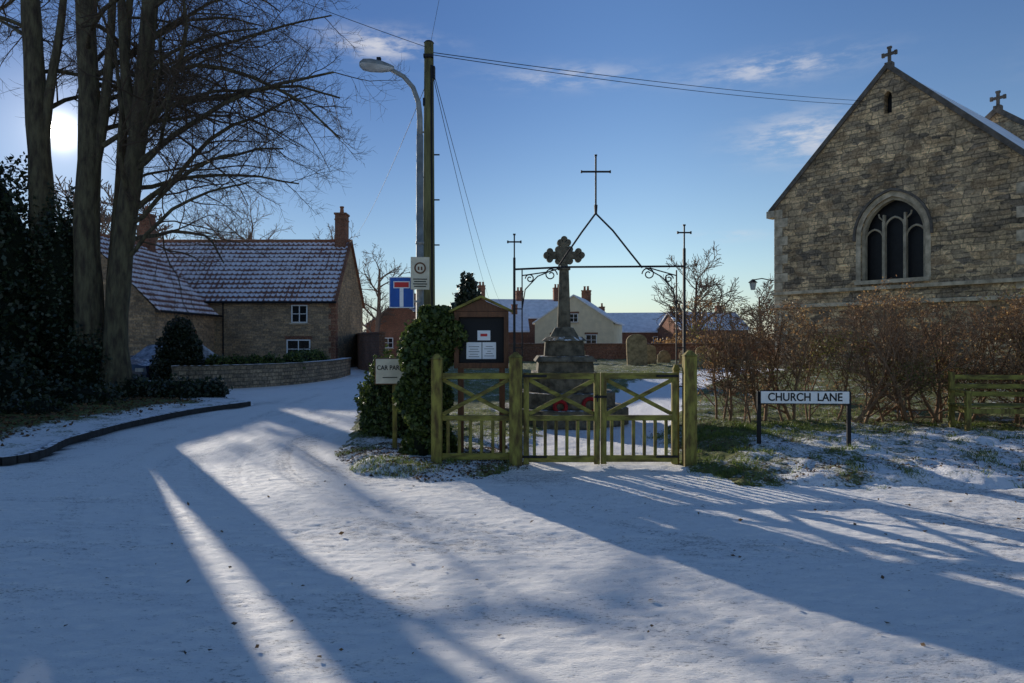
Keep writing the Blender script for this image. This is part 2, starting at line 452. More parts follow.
def cy_a(X, Y):
    p = 1 - fsm(distline(X, Y, PATH) + .3 * vnoise(X, Y, 3, 8), .75, 1.2)
    a = .47 + 0 * X
    a -= .15 * fsm(Y, 9.5, 12)
    a -= .17 * fsm(-distline(X, Y, GL), -.7, -.15)
    a += .06 * fsm(X, 3.6, 5) * fsm(-Y, -10.5, -9)
    a += .10 * fsm(-X, .2, 1) * fsm(-Y, -9.2, -8)
    return {'snow': np.maximum(a, p * 1.0)}
xs = axis(-3.2, 8.6, .045, -8, 66, 1.1); ys = axis(7.0, 12.5, .045, 6.2, 64, 1.08)
sheet('churchyard_ground', xs, ys, cy_z, 'ground', lambda X, Y: sdpoly(X, Y, CY) > -.25, cy_a)
LV = [tuple(q) for q in KS] + [(-7.0, 17.6), (-9.2, 18.8), (-11, 20), (-16, 20.5), (-40, 20.5), (-40, 3.5)]
def lv_z(X, Y):
    s = sdpoly(X, Y, LV)
    return -.02 + .12 * fsm(s, -.02, .12) + fsm(s, 0.1, .6) * (.04 * vnoise(X, Y, 2, 14) + .03 * vnoise(X, Y, 7, 15)) + .15 * fsm(s, .5, 3)
def lv_a(X, Y):
    s = sdpoly(X, Y, LV) + .5 * vnoise(X, Y, 1.5, 17)
    return {'snow': .54 - .34 * fsm(s, .8, 1.8)}
sheet('grass_verge', axis(-12, -5.9, .08, -42, -5.5, 1.1), axis(7, 18, .08, 3, 22, 1.1), lv_z, 'ground',
      lambda X, Y: sdpoly(X, Y, LV) > -.02, lv_a)
sheet('ground', axis(-60, 60, 20, -2500, 2500, 1.35), axis(-60, 80, 20, -2500, 2500, 1.35),
      lambda X, Y: -.08 + 0 * X, 'ground', None, lambda X, Y: {'snow': .50 + 0 * X})
mb = MB()
for i in range(0, len(KS) - 2):
    a = Vector((*KS[i], .05)); b = Vector((*KS[i + 1], .05)); t = (b - a); l = t.length; t.normalize()
    R = Matrix.Rotation(math.atan2(t.y, t.x), 3, 'Z')
    mb.box((a + b) / 2, (l - .008, .10, .15), 'kerb', R)
mb.build('kerb', (-6.8, 12, 0))

# ------------------------------------------------------------------ vegetation helpers
def unit(v): return v / (np.linalg.norm(v, axis=-1, keepdims=True) + 1e-9)
def leaves(name, P, size, mat, parent=None, flat=0., origin=None, aspect=.6):
    N = len(P); a = rng.normal(size=(N, 3))
    if flat: a[:, 2] *= (1 - flat)
    a = unit(a); c = rng.normal(size=(N, 3))
    if flat: c[:, 2] *= (1 - flat)
    b = unit(np.cross(a, unit(np.cross(a, c)))) if flat else unit(np.cross(a, c))
    s = (size * (.6 + .8 * rng.random(N)))[:, None]
    bow = unit(np.cross(a, b)) * s * .15
    V = np.stack([P - a * s, P - b * s * aspect + bow, P + a * s, P + b * s * aspect + bow], 1).reshape(-1, 3)
    F = np.arange(N * 4).reshape(N, 4)
    return np_mesh(name, V, F, mat, False, parent=parent, origin=origin)

def blob_pts(n, c, r, clump=.0, inner=.7):
    d = unit(rng.normal(size=(n, 3)))
    k = 1 + clump * (np.sin(d[:, 0] * 7 + c[0]) * np.cos(d[:, 1] * 6 + c[1] * 2) + np.sin(d[:, 2] * 8 + c[0] * 3) * .6 + .5 * np.sin(d[:, 0] * 17 + d[:, 2] * 15))
    rad = (inner + (1 - inner) * rng.random(n) ** .7) * k
    return np.array(c) + d * rad[:, None] * np.array(r)

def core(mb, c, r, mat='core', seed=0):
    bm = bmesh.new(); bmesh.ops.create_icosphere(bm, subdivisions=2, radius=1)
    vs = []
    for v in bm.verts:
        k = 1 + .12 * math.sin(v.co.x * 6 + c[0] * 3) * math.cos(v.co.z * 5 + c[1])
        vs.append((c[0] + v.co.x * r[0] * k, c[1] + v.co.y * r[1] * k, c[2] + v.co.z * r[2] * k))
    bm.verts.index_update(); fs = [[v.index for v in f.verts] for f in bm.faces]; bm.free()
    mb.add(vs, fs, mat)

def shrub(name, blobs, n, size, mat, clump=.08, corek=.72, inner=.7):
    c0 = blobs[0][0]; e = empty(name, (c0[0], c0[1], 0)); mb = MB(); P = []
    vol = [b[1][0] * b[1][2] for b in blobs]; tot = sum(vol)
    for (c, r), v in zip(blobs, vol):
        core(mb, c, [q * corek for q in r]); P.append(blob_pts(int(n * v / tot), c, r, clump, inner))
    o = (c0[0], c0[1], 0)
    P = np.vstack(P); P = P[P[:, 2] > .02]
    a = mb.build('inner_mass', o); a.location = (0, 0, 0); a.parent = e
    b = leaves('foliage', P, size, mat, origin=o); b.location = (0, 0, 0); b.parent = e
    return e

def tubes(name, br, ns, mat, parent=None, origin=None):
    Vs = []; Fs = []; off = 0
    byK = {}
    for p, r in br: byK.setdefault(len(p), []).append((p, r))
    for K, lst in byK.items():
        P = np.array([p for p, r in lst]); R = np.array([r for p, r in lst]); N = len(lst)
        T = unit(P[:, -1] - P[:, 0]); ref = np.where(np.abs(T[:, 2:3]) > .85, np.array([[1., 0, 0]]), np.array([[0, 0, 1.]]))
        A = unit(np.cross(T, ref)); B = unit(np.cross(T, A))
        th = np.arange(ns) * 2 * np.pi / ns
        ring = np.cos(th)[None, :, None] * A[:, None, :] + np.sin(th)[None, :, None] * B[:, None, :]
        V = P[:, :, None, :] + R[:, :, None, None] * ring[:, None, :, :]
        idx = np.arange(N * K * ns).reshape(N, K, ns) + off
        a = idx[:, :-1, :]; b = idx[:, 1:, :]
        F = np.stack([a, np.roll(a, -1, 2), np.roll(b, -1, 2), b], -1).reshape(-1, 4)
        Vs.append(V.reshape(-1, 3)); Fs.append(F); off += N * K * ns
    return np_mesh(name, np.vstack(Vs), np.vstack(Fs), mat, True, parent=parent, origin=origin)

def grow(start, d, length, r, lv, spec, out, R, minr=.004):
    K, wig, grav, nch, tmin, ang, lr, rr = spec[lv]
    pts = [start]; d = d / math.sqrt(d.dot(d)); ds = [d]
    N = R.normal(size=(K - 1, 3)) * wig; N[:, 2] += grav
    for k in range(K - 1):
        d = d + N[k]; d = d / math.sqrt(d.dot(d))
        pts.append(pts[-1] + d * (length / (K - 1))); ds.append(d)
    rad = np.linspace(r, r * .35, K)
    out.setdefault(lv, []).append((np.array(pts), rad))
    if lv + 1 >= len(spec): return
    for i in range(nch):
        t = tmin + (1 - tmin) * (i + R.random()) / nch; f = t * (K - 1); k = min(int(f), K - 2); u = f - k
        p = pts[k] * (1 - u) + pts[k + 1] * u; dd = ds[k]
        q = R.normal(size=3); q -= dd * q.dot(dd); q /= math.sqrt(q.dot(q))
        a = math.radians(ang * (.7 + .6 * R.random()))
        nd = dd * math.cos(a) + q * math.sin(a)
        grow(p, nd, length * lr * (.65 + .6 * R.random()) * (1.15 - .5 * t), max(minr, r * (1 - .6 * t) * rr), lv + 1, spec, out, R, minr)

def emit_tree(name, out, base, matb='bark', matt='twig'):
    e = empty(name, base)
    for lv, br in out.items():
        ns = 12 if lv == 0 else (7 if lv == 1 else (4 if lv == 2 else 3))
        o = tubes('trunk' if lv == 0 else 'branches_%d' % lv, br, ns, matb if lv < 2 else matt, origin=base)
        o.location = (0, 0, 0); o.parent = e
    return e

def big_tree(name, trunk, rads, limbs, seed, forks=()):
    R = np.random.default_rng(seed); out = {}
    sp = spline(trunk, 22); K = len(sp)
    rr = np.interp(np.linspace(0, 1, K), np.linspace(0, 1, len(rads)), rads)
    rr[0] *= 1.6; rr[1] *= 1.2
    rr *= 1 + .05 * np.sin(np.arange(K) * 2.3 + seed)
    out[0] = [(sp, rr)]
    for fp, fr in forks:
        s2 = spline(fp, 12); out[0].append((s2, np.linspace(fr[0], fr[1], len(s2))))
    spec = [None,
            (9, .12, -.05, 10, .18, 50, .42, .45),
            (7, .15, -.02, 8, .15, 48, .52, .5),
            (5, .17, .06, 6, .12, 45, .58, .6),
            (4, .16, .06, 0, 0, 0, 0, 0)]
    for (t, az, el, ln, r) in limbs:
        f = t * (K - 1); k = min(int(f), K - 2); u = f - k; p = sp[k] * (1 - u) + sp[k + 1] * u
        a = math.radians(az); b = math.radians(el)
        grow(p, np.array([math.cos(a) * math.cos(b), math.sin(a) * math.cos(b), math.sin(b)]), ln, r, 1, spec, out, R, .0045)
    return emit_tree(name, out, tuple(trunk[0]))

def rl(seed, n, t0, t1, azc, azs, ln, r):
    R = np.random.default_rng(seed); o = []
    for i in range(n):
        t = t0 + (t1 - t0) * (i + R.random()) / n
        o.append((t, azc + azs * (R.random() * 2 - 1), 12 + 45 * R.random(), ln * (.75 + .5 * R.random()) * (1.1 - .3 * t), r * (1.1 - .5 * t)))
    return o
big_tree('bare_tree', [(-9.85, 17, 0), (-9.85, 17, 2.2), (-9.60, 17, 4.6), (-9.25, 17, 7.2), (-8.95, 16.9, 10), (-8.5, 16.7, 13), (-8.3, 16.6, 16)],
         [.31, .27, .24, .21, .18, .12, .06],
         rl(1, 14, .28, .72, 0, 90, 4.8, .07) + [(.34, 8, 42, 5.6, .075), (.42, -10, 34, 5.6, .08), (.5, 15, 28, 5.6, .075), (.47, -40, 45, 5.0, .07), (.56, 5, 20, 5.4, .07), (.26, -10, 30, 4.0, .06)], 5,
         forks=[([(-9.35, 17, 6.4), (-9.6, 17, 8.0), (-9.75, 17, 10.5), (-9.9, 17, 14)], (.15, .06))])
big_tree('bare_tree', [(-10.75, 17.2, 0), (-10.65, 17.2, 2.2), (-10.72, 17.2, 4.5), (-10.62, 17.2, 7.0), (-10.75, 17.2, 10), (-10.6, 17, 14), (-10.4, 17, 17)],
         [.40, .33, .29, .26, .21, .17, .07], rl(2, 13, .45, .74, 20, 110, 4.8, .085), 6,
         forks=[([(-10.66, 17.2, 5.4), (-10.3, 17.2, 7.2), (-10.1, 17.2, 9.4), (-9.95, 17.2, 13)], (.16, .06))])
big_tree('bare_tree', [(-12.0, 17.6, 0), (-12.2, 17.6, 2.5), (-12.12, 17.6, 5), (-12.28, 17.6, 8), (-12.5, 17.6, 12), (-12.6, 17.6, 16)],
         [.34, .30, .28, .25, .18, .08], rl(3, 9, .56, .78, 120, 100, 4.2, .08), 7,
         forks=[([(-12.15, 17.6, 5.6), (-11.95, 17.6, 7.8), (-11.6, 17.6, 10), (-11.4, 17.6, 13)], (.14, .06))])
big_tree('bare_tree', [(-10.35, 17.5, 0), (-10.25, 17.5, 3), (-10.08, 17.6, 6), (-9.95, 17.7, 10), (-9.6, 17.9, 14)],
         [.16, .14, .12, .09, .05], rl(4, 9, .4, .75, 20, 80, 3.8, .05), 8)

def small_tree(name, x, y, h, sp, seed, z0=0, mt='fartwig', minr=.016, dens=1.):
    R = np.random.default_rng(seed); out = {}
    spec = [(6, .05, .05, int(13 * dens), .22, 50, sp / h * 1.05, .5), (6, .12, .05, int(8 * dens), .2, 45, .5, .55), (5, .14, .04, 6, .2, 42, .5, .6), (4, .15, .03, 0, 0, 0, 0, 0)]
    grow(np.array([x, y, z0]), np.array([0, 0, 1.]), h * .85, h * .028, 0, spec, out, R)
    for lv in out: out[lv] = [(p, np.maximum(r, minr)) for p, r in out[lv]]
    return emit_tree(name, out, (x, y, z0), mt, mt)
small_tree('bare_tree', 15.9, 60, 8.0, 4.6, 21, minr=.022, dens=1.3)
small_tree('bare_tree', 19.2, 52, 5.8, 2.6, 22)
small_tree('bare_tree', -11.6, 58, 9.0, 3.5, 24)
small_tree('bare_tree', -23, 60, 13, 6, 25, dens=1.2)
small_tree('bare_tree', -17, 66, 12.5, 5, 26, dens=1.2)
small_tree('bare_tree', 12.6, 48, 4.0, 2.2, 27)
small_tree('bare_tree', -24.5, 46, 11.0, 5.0, 28, minr=.03, dens=1.2)  # bare tree added behind the cottage to shade the lane
small_tree('bare_tree', -28.5, 45, 11.5, 5.0, 30, minr=.03, dens=1.2)  # second tree of the pair, likewise added for shade on the lane

shrub('conifer_tree', [((-4.0, 62, 2.6 + .95 * i), (2.3 - .36 * i, 2.0 - .3 * i, 1.25)) for i in range(5)], 5200, .2, 'conifer', .2, .55, .4)

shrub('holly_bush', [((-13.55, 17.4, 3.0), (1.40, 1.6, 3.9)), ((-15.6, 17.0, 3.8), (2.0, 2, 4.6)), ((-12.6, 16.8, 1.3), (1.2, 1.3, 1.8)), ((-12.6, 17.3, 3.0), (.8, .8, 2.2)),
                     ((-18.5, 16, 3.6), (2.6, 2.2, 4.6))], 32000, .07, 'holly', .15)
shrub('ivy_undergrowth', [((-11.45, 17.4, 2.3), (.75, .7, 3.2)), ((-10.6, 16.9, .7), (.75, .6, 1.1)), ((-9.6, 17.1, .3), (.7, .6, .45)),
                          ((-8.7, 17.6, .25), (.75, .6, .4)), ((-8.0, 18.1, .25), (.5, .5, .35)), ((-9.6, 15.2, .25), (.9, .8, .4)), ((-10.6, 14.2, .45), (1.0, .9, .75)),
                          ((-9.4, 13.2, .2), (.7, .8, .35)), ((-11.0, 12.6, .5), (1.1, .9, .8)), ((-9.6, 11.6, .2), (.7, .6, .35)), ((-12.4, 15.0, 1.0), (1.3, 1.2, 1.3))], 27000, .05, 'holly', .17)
shrub('conical_yew', [((-11.0, 22.6, .6), (.90, .85, .85)), ((-11.0, 22.6, 1.15), (.74, .7, .85)), ((-11.0, 22.6, 1.7), (.5, .5, .7))], 9000, .05, 'holly', .05)
shrub('garden_hedge', [((-9.8 + .45 * i, 22.7 + .40 * i + .5 * (i > 3), .62), (.5, .4, .5)) for i in range(5)] +
      [((-8.1, 25.5 + i, .68), (.42, .65, .52)) for i in range(4)], 9000, .05, 'ivy', .1)

# ------------------------------------------------------------------ buildings
def pantile(name, o, a, La, b, Lb, parent, mat='pantile'):
    o = Vector(o); a = Vector(a).normalized(); b = Vector(b).normalized(); n = a.cross(b)
    if n.z < 0: n = -n
    cs = .28; rs = .36
    S = np.linspace(0, La, int(La / cs * 6)); T = np.linspace(0, Lb, int(Lb / rs * 6))
    SS, TT = np.meshgrid(S, T, indexing='xy')
    fr = (TT / rs) % 1.; w = np.cos(2 * np.pi * SS / cs)
    H = .028 * w + .045 * (1 - fr) + .05 + .03 * vnoise(SS, TT, .5, 61)
    snow = .86 - .80 * (1 - fsm(fr, .05, .5)) - .36 * fsm(w, .3, 1)
    V = (np.array(o)[None, None] + SS[..., None] * np.array(a) + TT[..., None] * np.array(b) + H[..., None] * np.array(n)).reshape(-1, 3)
    nx, ny = len(S), len(T); idx = np.arange(nx * ny).reshape(ny, nx)
    F = np.stack([idx[:-1, :-1], idx[:-1, 1:], idx[1:, 1:], idx[1:, :-1]], -1).reshape(-1, 4)
    ob = np_mesh(name, V, F, mat, False, {'snow': snow.ravel()})
    ob.parent = parent; return ob

def window(mb, cx, z0, w, h, y, cols=2, rows=2, frame='white', d=-1):
    mb.box((cx, y + .01, z0 + h / 2), (w, .06, h), 'glass')
    t = .06
    mb.box((cx, y - .03, z0 + h - t / 2), (w, .05, t), frame); mb.box((cx, y - .03, z0 + t / 2), (w, .05, t), frame)
    mb.box((cx - w / 2 + t / 2, y - .031, z0 + h / 2), (t, .05, h - 2 * t), frame); mb.box((cx + w / 2 - t / 2, y - .031, z0 + h / 2), (t, .05, h - 2 * t), frame)
    for i in range(1, cols): mb.box((cx - w / 2 + w * i / cols, y - .033, z0 + h / 2), (.045, .04, h - 2 * t), frame)
    for i in range(1, rows): mb.box((cx, y - .029, z0 + h * i / rows), (w - 2 * t, .03, .035), frame)
    mb.box((cx, y - .05, z0 - .04), (w + .16, .12, .07), 'dressed')
    mb.box((cx, y - .006, z0 + h + .09), (w + .2, .03, .17), 'brick')

def chimney(mb, x, y, z0, z1, w=.6, d=.6, pots=1, mat='brick'):
    mb.box((x, y, (z0 + z1) / 2), (w, d, z1 - z0), mat)
    mb.box((x, y, z1 + .05), (w + .1, d + .1, .1), mat)
    mb.box((x, y, z1 - .28), (w + .06, d + .06, .07), mat)
    for i in range(pots):
        px = x + (i - (pots - 1) / 2) * .34
        mb.tube([(px, y, z1 + .1), (px, y, z1 + .42), (px, y, z1 + .46), (px, y, z1 + .52)], [.13, .10, .13, .12], 'pot', 10)

def house(name, x0, x1, y0, y1, eave, ridge, wall, rz=0., loc=(0, 0, 0), wins=(), chims=(), roof='pantile', axis_y=False):
    e = empty(name, loc, rz)
    mb = MB()
    if not axis_y:
        ym = (y0 + y1) / 2
        mb.add([(x0, y0, 0), (x1, y0, 0), (x1, y1, 0), (x0, y1, 0), (x0, y0, eave), (x1, y0, eave), (x1, y1, eave), (x0, y1, eave), (x0, ym, ridge), (x1, ym, ridge)],
               [(0, 1, 5, 4), (1, 2, 6, 9, 5), (2, 3, 7, 6), (3, 0, 4, 8, 7)], wall)
    else:
        xm = (x0 + x1) / 2
        mb.add([(x0, y0, 0), (x1, y0, 0), (x1, y1, 0), (x0, y1, 0), (x0, y0, eave), (x1, y0, eave), (x1, y1, eave), (x0, y1, eave), (xm, y0, ridge), (xm, y1, ridge)],
               [(0, 1, 5, 8, 4), (1, 2, 6, 5), (2, 3, 7, 9, 6), (3, 0, 4, 7)], wall)
    w = mb.build('walls', parent=e)
    if not axis_y:
        half = (y1 - y0) / 2; rise = ridge - eave; ov = .22; s = math.hypot(half, rise); k = ov / half
        if roof == 'pantile':
            pantile('roof_front', (x0 - .12, y0 - ov, eave - rise * k), (1, 0, 0), x1 - x0 + .24, (0, half, rise), s * (1 + k), e)
            pantile('roof_back', (x0 - .12, y1 + ov, eave - rise * k), (1, 0, 0), x1 - x0 + .24, (0, -half, rise), s * (1 + k), e)
            mr = MB(); mr.tube([(x0 - .12, ym, ridge + .06), (x1 + .12, ym, ridge + .06)], .12, 'pot', 8); mr.build('ridge_tiles', parent=e, smooth=True)
        else:
            mr = MB(); t = .14
            mr.prism([(y0 - ov, eave - rise * k), (ym, ridge), (y1 + ov, eave - rise * k), (y1 + ov, eave - rise * k + t), (ym, ridge + t), (y0 - ov, eave - rise * k + t)], x0 - .15, x1 + .15, roof)
            mr.v = [(v[1], v[0], v[2]) for v in mr.v]; mr.build('roof', parent=e)
    else:
        half = (x1 - x0) / 2; rise = ridge - eave; ov = .22; s = math.hypot(half, rise); k = ov / half
        if roof == 'pantile':
            pantile('roof_east', (x1 + ov, y0 - .12, eave - rise * k), (0, 1, 0), y1 - y0 + .24, (-half, 0, rise), s * (1 + k), e)
            pantile('roof_west', (x0 - ov, y0 - .12, eave - rise * k), (0, 1, 0), y1 - y0 + .24, (half, 0, rise), s * (1 + k), e)
            mr = MB(); mr.tube([(xm, y0 - .12, ridge + .06), (xm, y1, ridge + .06)], .12, 'pot', 8); mr.build('ridge_tiles', parent=e, smooth=True)
        else:
            mr = MB(); t = .14
            mr.prism([(x0 - ov, eave - rise * k), (xm, ridge), (x1 + ov, eave - rise * k), (x1 + ov, eave - rise * k + t), (xm, ridge + t), (x0 - ov, eave - rise * k + t)], y0 - .15, y1 + .15, roof)
            mr.build('roof', parent=e)
    if wins:
        mw = MB()
        for q in wins: window(mw, *q, y0)
        mw.build('windows', parent=e)
    if chims:
        mc = MB()
        for q in chims: chimney(mc, *q)
        mc.build('chimneys', parent=e)
    return e

H1 = house('stone_house', -20.2, -9.3, 36, 42.5, 3.75, 7.2, 'housestone', wins=[(-11.2, 2.5, .85, .95), (-11.25, .62, 1.25, 1.0)],
           chims=[(-9.78, 39.25, 6.6, 8.75, .6, .8, 1)])
mb = MB()
for i in range(12):
    z = .15 + i * .3; w = .38 if i % 2 else .26
    mb.box((-9.3 - w / 2 + .012, 36 - .0, z), (w, .03, .27), 'brick')
    mb.box((-9.3, 36 + (w + .1) / 2 - .01, z), (.03, w + .1, .27), 'brick')
for s, y in ((1, 36), (-1, 42.5)):
    mb.bar((-9.26, y - s * .2, 3.6), (-9.26, 39.25, 7.3), .16, .1, 'brick')
mb.tube([(-20, 35.72, 3.58), (-9.2, 35.72, 3.58)], .055, 'signblack', 8)
mb.tube([(-15.2, 35.9, 3.55), (-15.2, 35.93, .1)], .04, 'signblack', 8)
mb.build('trim', parent=H1)
H2 = house('brick_cottage', -22.2, -15.6, 29.8, 35.8, 3.0, 6.35, 'housestone', axis_y=True, wins=[(-19.6, 3.3, .9, 1.0)], chims=[(-18.9, 35.4, 6.0, 8.0, .55, .55, 1)])
mb = MB()
mb.tube([(-15.28, 29.8, 2.86), (-15.28, 35.9, 2.86)], .05, 'signblack', 8)
mb.box((-15.58, 33.2, 1.05), (.06, .95, 2.0), 'darkwood')
mb.box((-15.57, 31.4, 1.6), (.06, .9, .9), 'white'); mb.box((-15.545, 31.4, 1.6), (.06, .78, .78), 'glass')
mb.build('door_and_gutter', parent=H2)

house('cream_cottage', -3.6, 3.6, 0, 9, 3.2, 5.6, 'cream', rz=math.radians(-14), loc=(5.6, 62, 0), roof='snowroof', axis_y=True,
      wins=[(-1.6, 1.1, 1., 1.), (1.6, 1.1, 1., 1.), (0, 3.2, .8, .8)], chims=[(0, 8.4, 5.2, 6.6, .9, .6, 2)])
house('brick_house', -6, 4, 0, 7, 4.1, 6.2, 'brick', loc=(2.2, 76, 0), rz=.1, roof='snowroof', wins=[(-4, 2.5, 1, 1), (2.5, 2.5, 1, 1)], chims=[(-5.4, 3.5, 5.8, 7.8, .8, .8, 2), (3.4, 3.5, 5.8, 7.6, .8, .8, 2), (-1, 3.5, 6, 7.2, .8, .8, 2)])
house('brick_house', -5, 5, 0, 7, 2.6, 4.8, 'brick', loc=(14.5, 80, 0), rz=-.15, roof='snowroof', wins=[(-3, 1, 1, 1), (2.5, 1, 1, 1)], chims=[(-4, 3.5, 4.5, 5.6, .7, .7, 1)])
house('brick_house', -4, 4, 0, 6, 2.8, 4.6, 'brick', loc=(22, 74, 0), rz=.2, roof='snowroof', wins=[(-2, 1, 1, 1)], chims=[(2, 3, 4.2, 5.4, .6, .6, 1)])
house('brick_house', -3, 3, 0, 8, 2.9, 4.9, 'brick', loc=(-9.9, 60, 0), rz=-.1, roof='pantile', axis_y=True, wins=[(-1, .9, .9, .9), (1.2, .9, .9, .9)], chims=[(0, 5, 4.4, 5.9, .6, .6, 1)])
house('brick_house', -3.2, 3.2, 0, 6, 2.5, 4.3, 'brick', loc=(-1.6, 68, 0), rz=.05, roof='snowroof', wins=[(-1, .9, .9, .9)], chims=[(2, 3, 4, 5.2, .6, .6, 1)])

def wall(name, pts, h, th, mat, cap=True, z0=0):
    mb = MB()
    for i in range(len(pts) - 1):
        a = Vector((*pts[i], 0)); b = Vector((*pts[i + 1], 0)); t = b - a; l = t.length
        R = Matrix.Rotation(math.atan2(t.y, t.x), 3, 'Z'); c = (a + b) / 2
        mb.box((c.x, c.y, z0 + h / 2), (l + th * .3, th, h), mat, R)
        if cap: mb.box((c.x, c.y, z0 + h + .035), (l + th * .45, th + .08, .075), mat, R)
    return mb.build(name, (pts[0][0], pts[0][1], 0))
wall('stone_garden_wall', [tuple(p) for p in spline([(-10.6, 21.4), (-9.4, 22), (-7.9, 24), (-7.3, 27.5), (-7.5, 31)], 24)], .72, .32, 'wallstone')
wall('brick_boundary_wall', [(-9.2, 41), (-8.2, 37), (-6.1, 31.8), (-5.9, 31)], 1.9, .25, 'brickwall')
wall('churchyard_wall', [(-5.4, 38), (2, 37), (9, 36.6), (17, 36)], 1.35, .3, 'brickwall')

# ---- church
cw = 8.24; ce = 6.6; cr = 10.66; CH = empty('stone_church', (10.0, 26.0, 0), math.atan2(-.79, .61))
def arch(cx, z0, zs, hw, rise, n=10):
    k = (rise * rise - hw * hw) / (2 * hw); Rr = hw + k
    pts = [(cx - hw, z0), (cx - hw, zs)]
    a1 = math.asin(min(1, rise / Rr))
    for i in range(1, n + 1):
        t = a1 * i / n; pts.append((cx + k - Rr * math.cos(t), zs + Rr * math.sin(t)))
    for i in range(n - 1, -1, -1):
        t = a1 * i / n; pts.append((cx - k + Rr * math.cos(t), zs + Rr * math.sin(t)))
    pts.append((cx + hw, z0)); return pts
def wall_holes(name, outer, holes, depth, mat, parent):
    bm = bmesh.new(); edges = []
    def loop(p):
        vs = [bm.verts.new((x, 0, z)) for x, z in p]
        return [bm.edges.new((vs[i], vs[(i + 1) % len(vs)])) for i in range(len(vs))], vs
    e, vo = loop(outer); edges += e; hv = []
    for h in holes: e, v = loop(h); edges += e; hv.append(v)
    bmesh.ops.triangle_fill(bm, edges=edges, use_beauty=True, normal=(0, -1, 0))
    for v in hv:
        w = [bm.verts.new((q.co.x, depth, q.co.z)) for q in v]
        for i in range(len(v)):
            j = (i + 1) % len(v); bm.faces.new((v[i], v[j], w[j], w[i]))
    bmesh.ops.recalc_face_normals(bm, faces=bm.faces)
    me = bpy.data.meshes.new(name); bm.to_mesh(me); bm.free(); me.materials.append(M[mat])
    o = bpy.data.objects.new(name, me); col.objects.link(o); o.parent = parent; return o
wx = 4.25; HW = 1.02; RI = 1.25; W = arch(wx, 3.62, 5.12, HW, RI); SL = arch(4.12, 9.15, 9.7, .13, .2, 4)
wall_holes('east_gable_wall', [(0, 0), (cw, 0), (cw, ce), (cw / 2, cr), (0, ce)], [W, SL], .45, 'church', CH)
mb = MB()
mb.add([(0, 0.001, 0), (0, 11, 0), (0, 11, ce), (0, 0.001, ce)], [(0, 1, 2, 3)], 'church')
mb.add([(cw, 0.001, 0), (cw, 11, 0), (cw, 11, ce), (cw, 0.001, ce)], [(0, 1, 2, 3)], 'church')
mb.build('side_walls', parent=CH)
mb = MB()
mb.prism(W, .40, .42, 'leaded'); mb.prism(SL, .3, .32, 'leaded')
mb.build('window_glass', parent=CH)
mb = MB()
def ring(cx, z0, zs, hw, rise, t, y0, y1, mat):
    a = arch(cx, z0, zs, hw, rise, 7); b = arch(cx, z0, zs, hw + t, rise + t * 1.15, 7)
    for i in range(len(a) - 1):
        mb.prism([a[i], a[i + 1], b[i + 1], b[i]], y0, y1, mat)
ring(wx, 3.62, 5.12, HW, RI, .16, -.012, .0, 'quoin')
ring(wx, 5.0, 5.12, HW + .165, RI + .19, .07, -.09, .0, 'coping')
ring(wx, 3.62, 5.12, HW - .09, RI - .10, .09, .08, .3, 'tracery')
for dx in (-.335, .335): mb.box((wx + dx, .22, 4.6), (.085, .16, 1.96), 'tracery')
def arcbar(cx, zs, hw, rise, w=.035):
    p = arch(cx, zs - .01, zs, hw, rise, 6)[1:-1]
    mb.tube([(q[0], .22, q[1]) for q in p], w, 'tracery', 6)
for dx, zt in ((-.66, 5.0), (0, 5.35), (.66, 5.0)):
    arcbar(wx + dx, zt, .30, .36, .035)
mb.box((wx - .335, .22, 5.66), (.06, .14, .3), 'tracery'); mb.box((wx + .335, .22, 5.66), (.06, .14, .3), 'tracery')
mb.tube([(wx - .34, .22, 5.6), (wx - .5, .22, 5.75), (wx - .52, .22, 5.86)], .028, 'tracery', 6)
mb.tube([(wx + .34, .22, 5.6), (wx + .5, .22, 5.75), (wx + .52, .22, 5.86)], .028, 'tracery', 6)
mb.box((wx, .02, 3.55), (2.35, .3, .13), 'dressed')
mb.build('window_tracery', parent=CH)
mb = MB()
mb.box((cw / 2, -.05, 3.35), (cw + .16, .14, .12), 'quoin')
mb.box((cw / 2, -.06, 2.85), (cw + .18, .16, .13), 'quoin')
mb.box((cw / 2, -.07, .5), (cw + .2, .18, 1.0), 'church')
for i in range(19):
    z = .15 + i * .345
    w = .55 if i % 2 else .34
    for s, x in ((1, 0), (-1, cw)): mb.box((x + s * (w / 2 - .012), .116, z), (w, .26, .33), 'quoin')
mb.build('string_courses_and_quoins', parent=CH, bevel=.01)
mb = MB()
mb.bar((-.18, .12, ce - .12), (cw / 2, .12, cr + .08), .15, .42, 'coping')
mb.bar((cw + .18, .12, ce - .12), (cw / 2, .121, cr + .08), .15, .42, 'coping')
mb.box((-.12, .12, ce - .22), (.34, .44, .26), 'dressed'); mb.box((cw + .12, .12, ce - .22), (.34, .44, .26), 'dressed')
def stone_cross(mb, x, y, z, s, mat='coping'):
    mb.box((x, y, z + .08 * s), (.34 * s, .3 * s, .2 * s), mat)
    mb.box((x, y, z + .5 * s), (.13 * s, .12 * s, .75 * s), mat)
    mb.box((x, y, z + .58 * s), (.56 * s, .115 * s, .13 * s), mat)
    for dx, dz in ((-.28, .58), (.28, .58), (0, .88)):
        mb.box((x + dx * s, y, z + dz * s), (.12 * s if dx else .2 * s, .125 * s, .2 * s if dx else .1 * s), mat)
stone_cross(mb, cw / 2, .12, cr + .08, .72)
mb.build('gable_coping_and_cross', parent=CH, bevel=.01)
mb = MB()
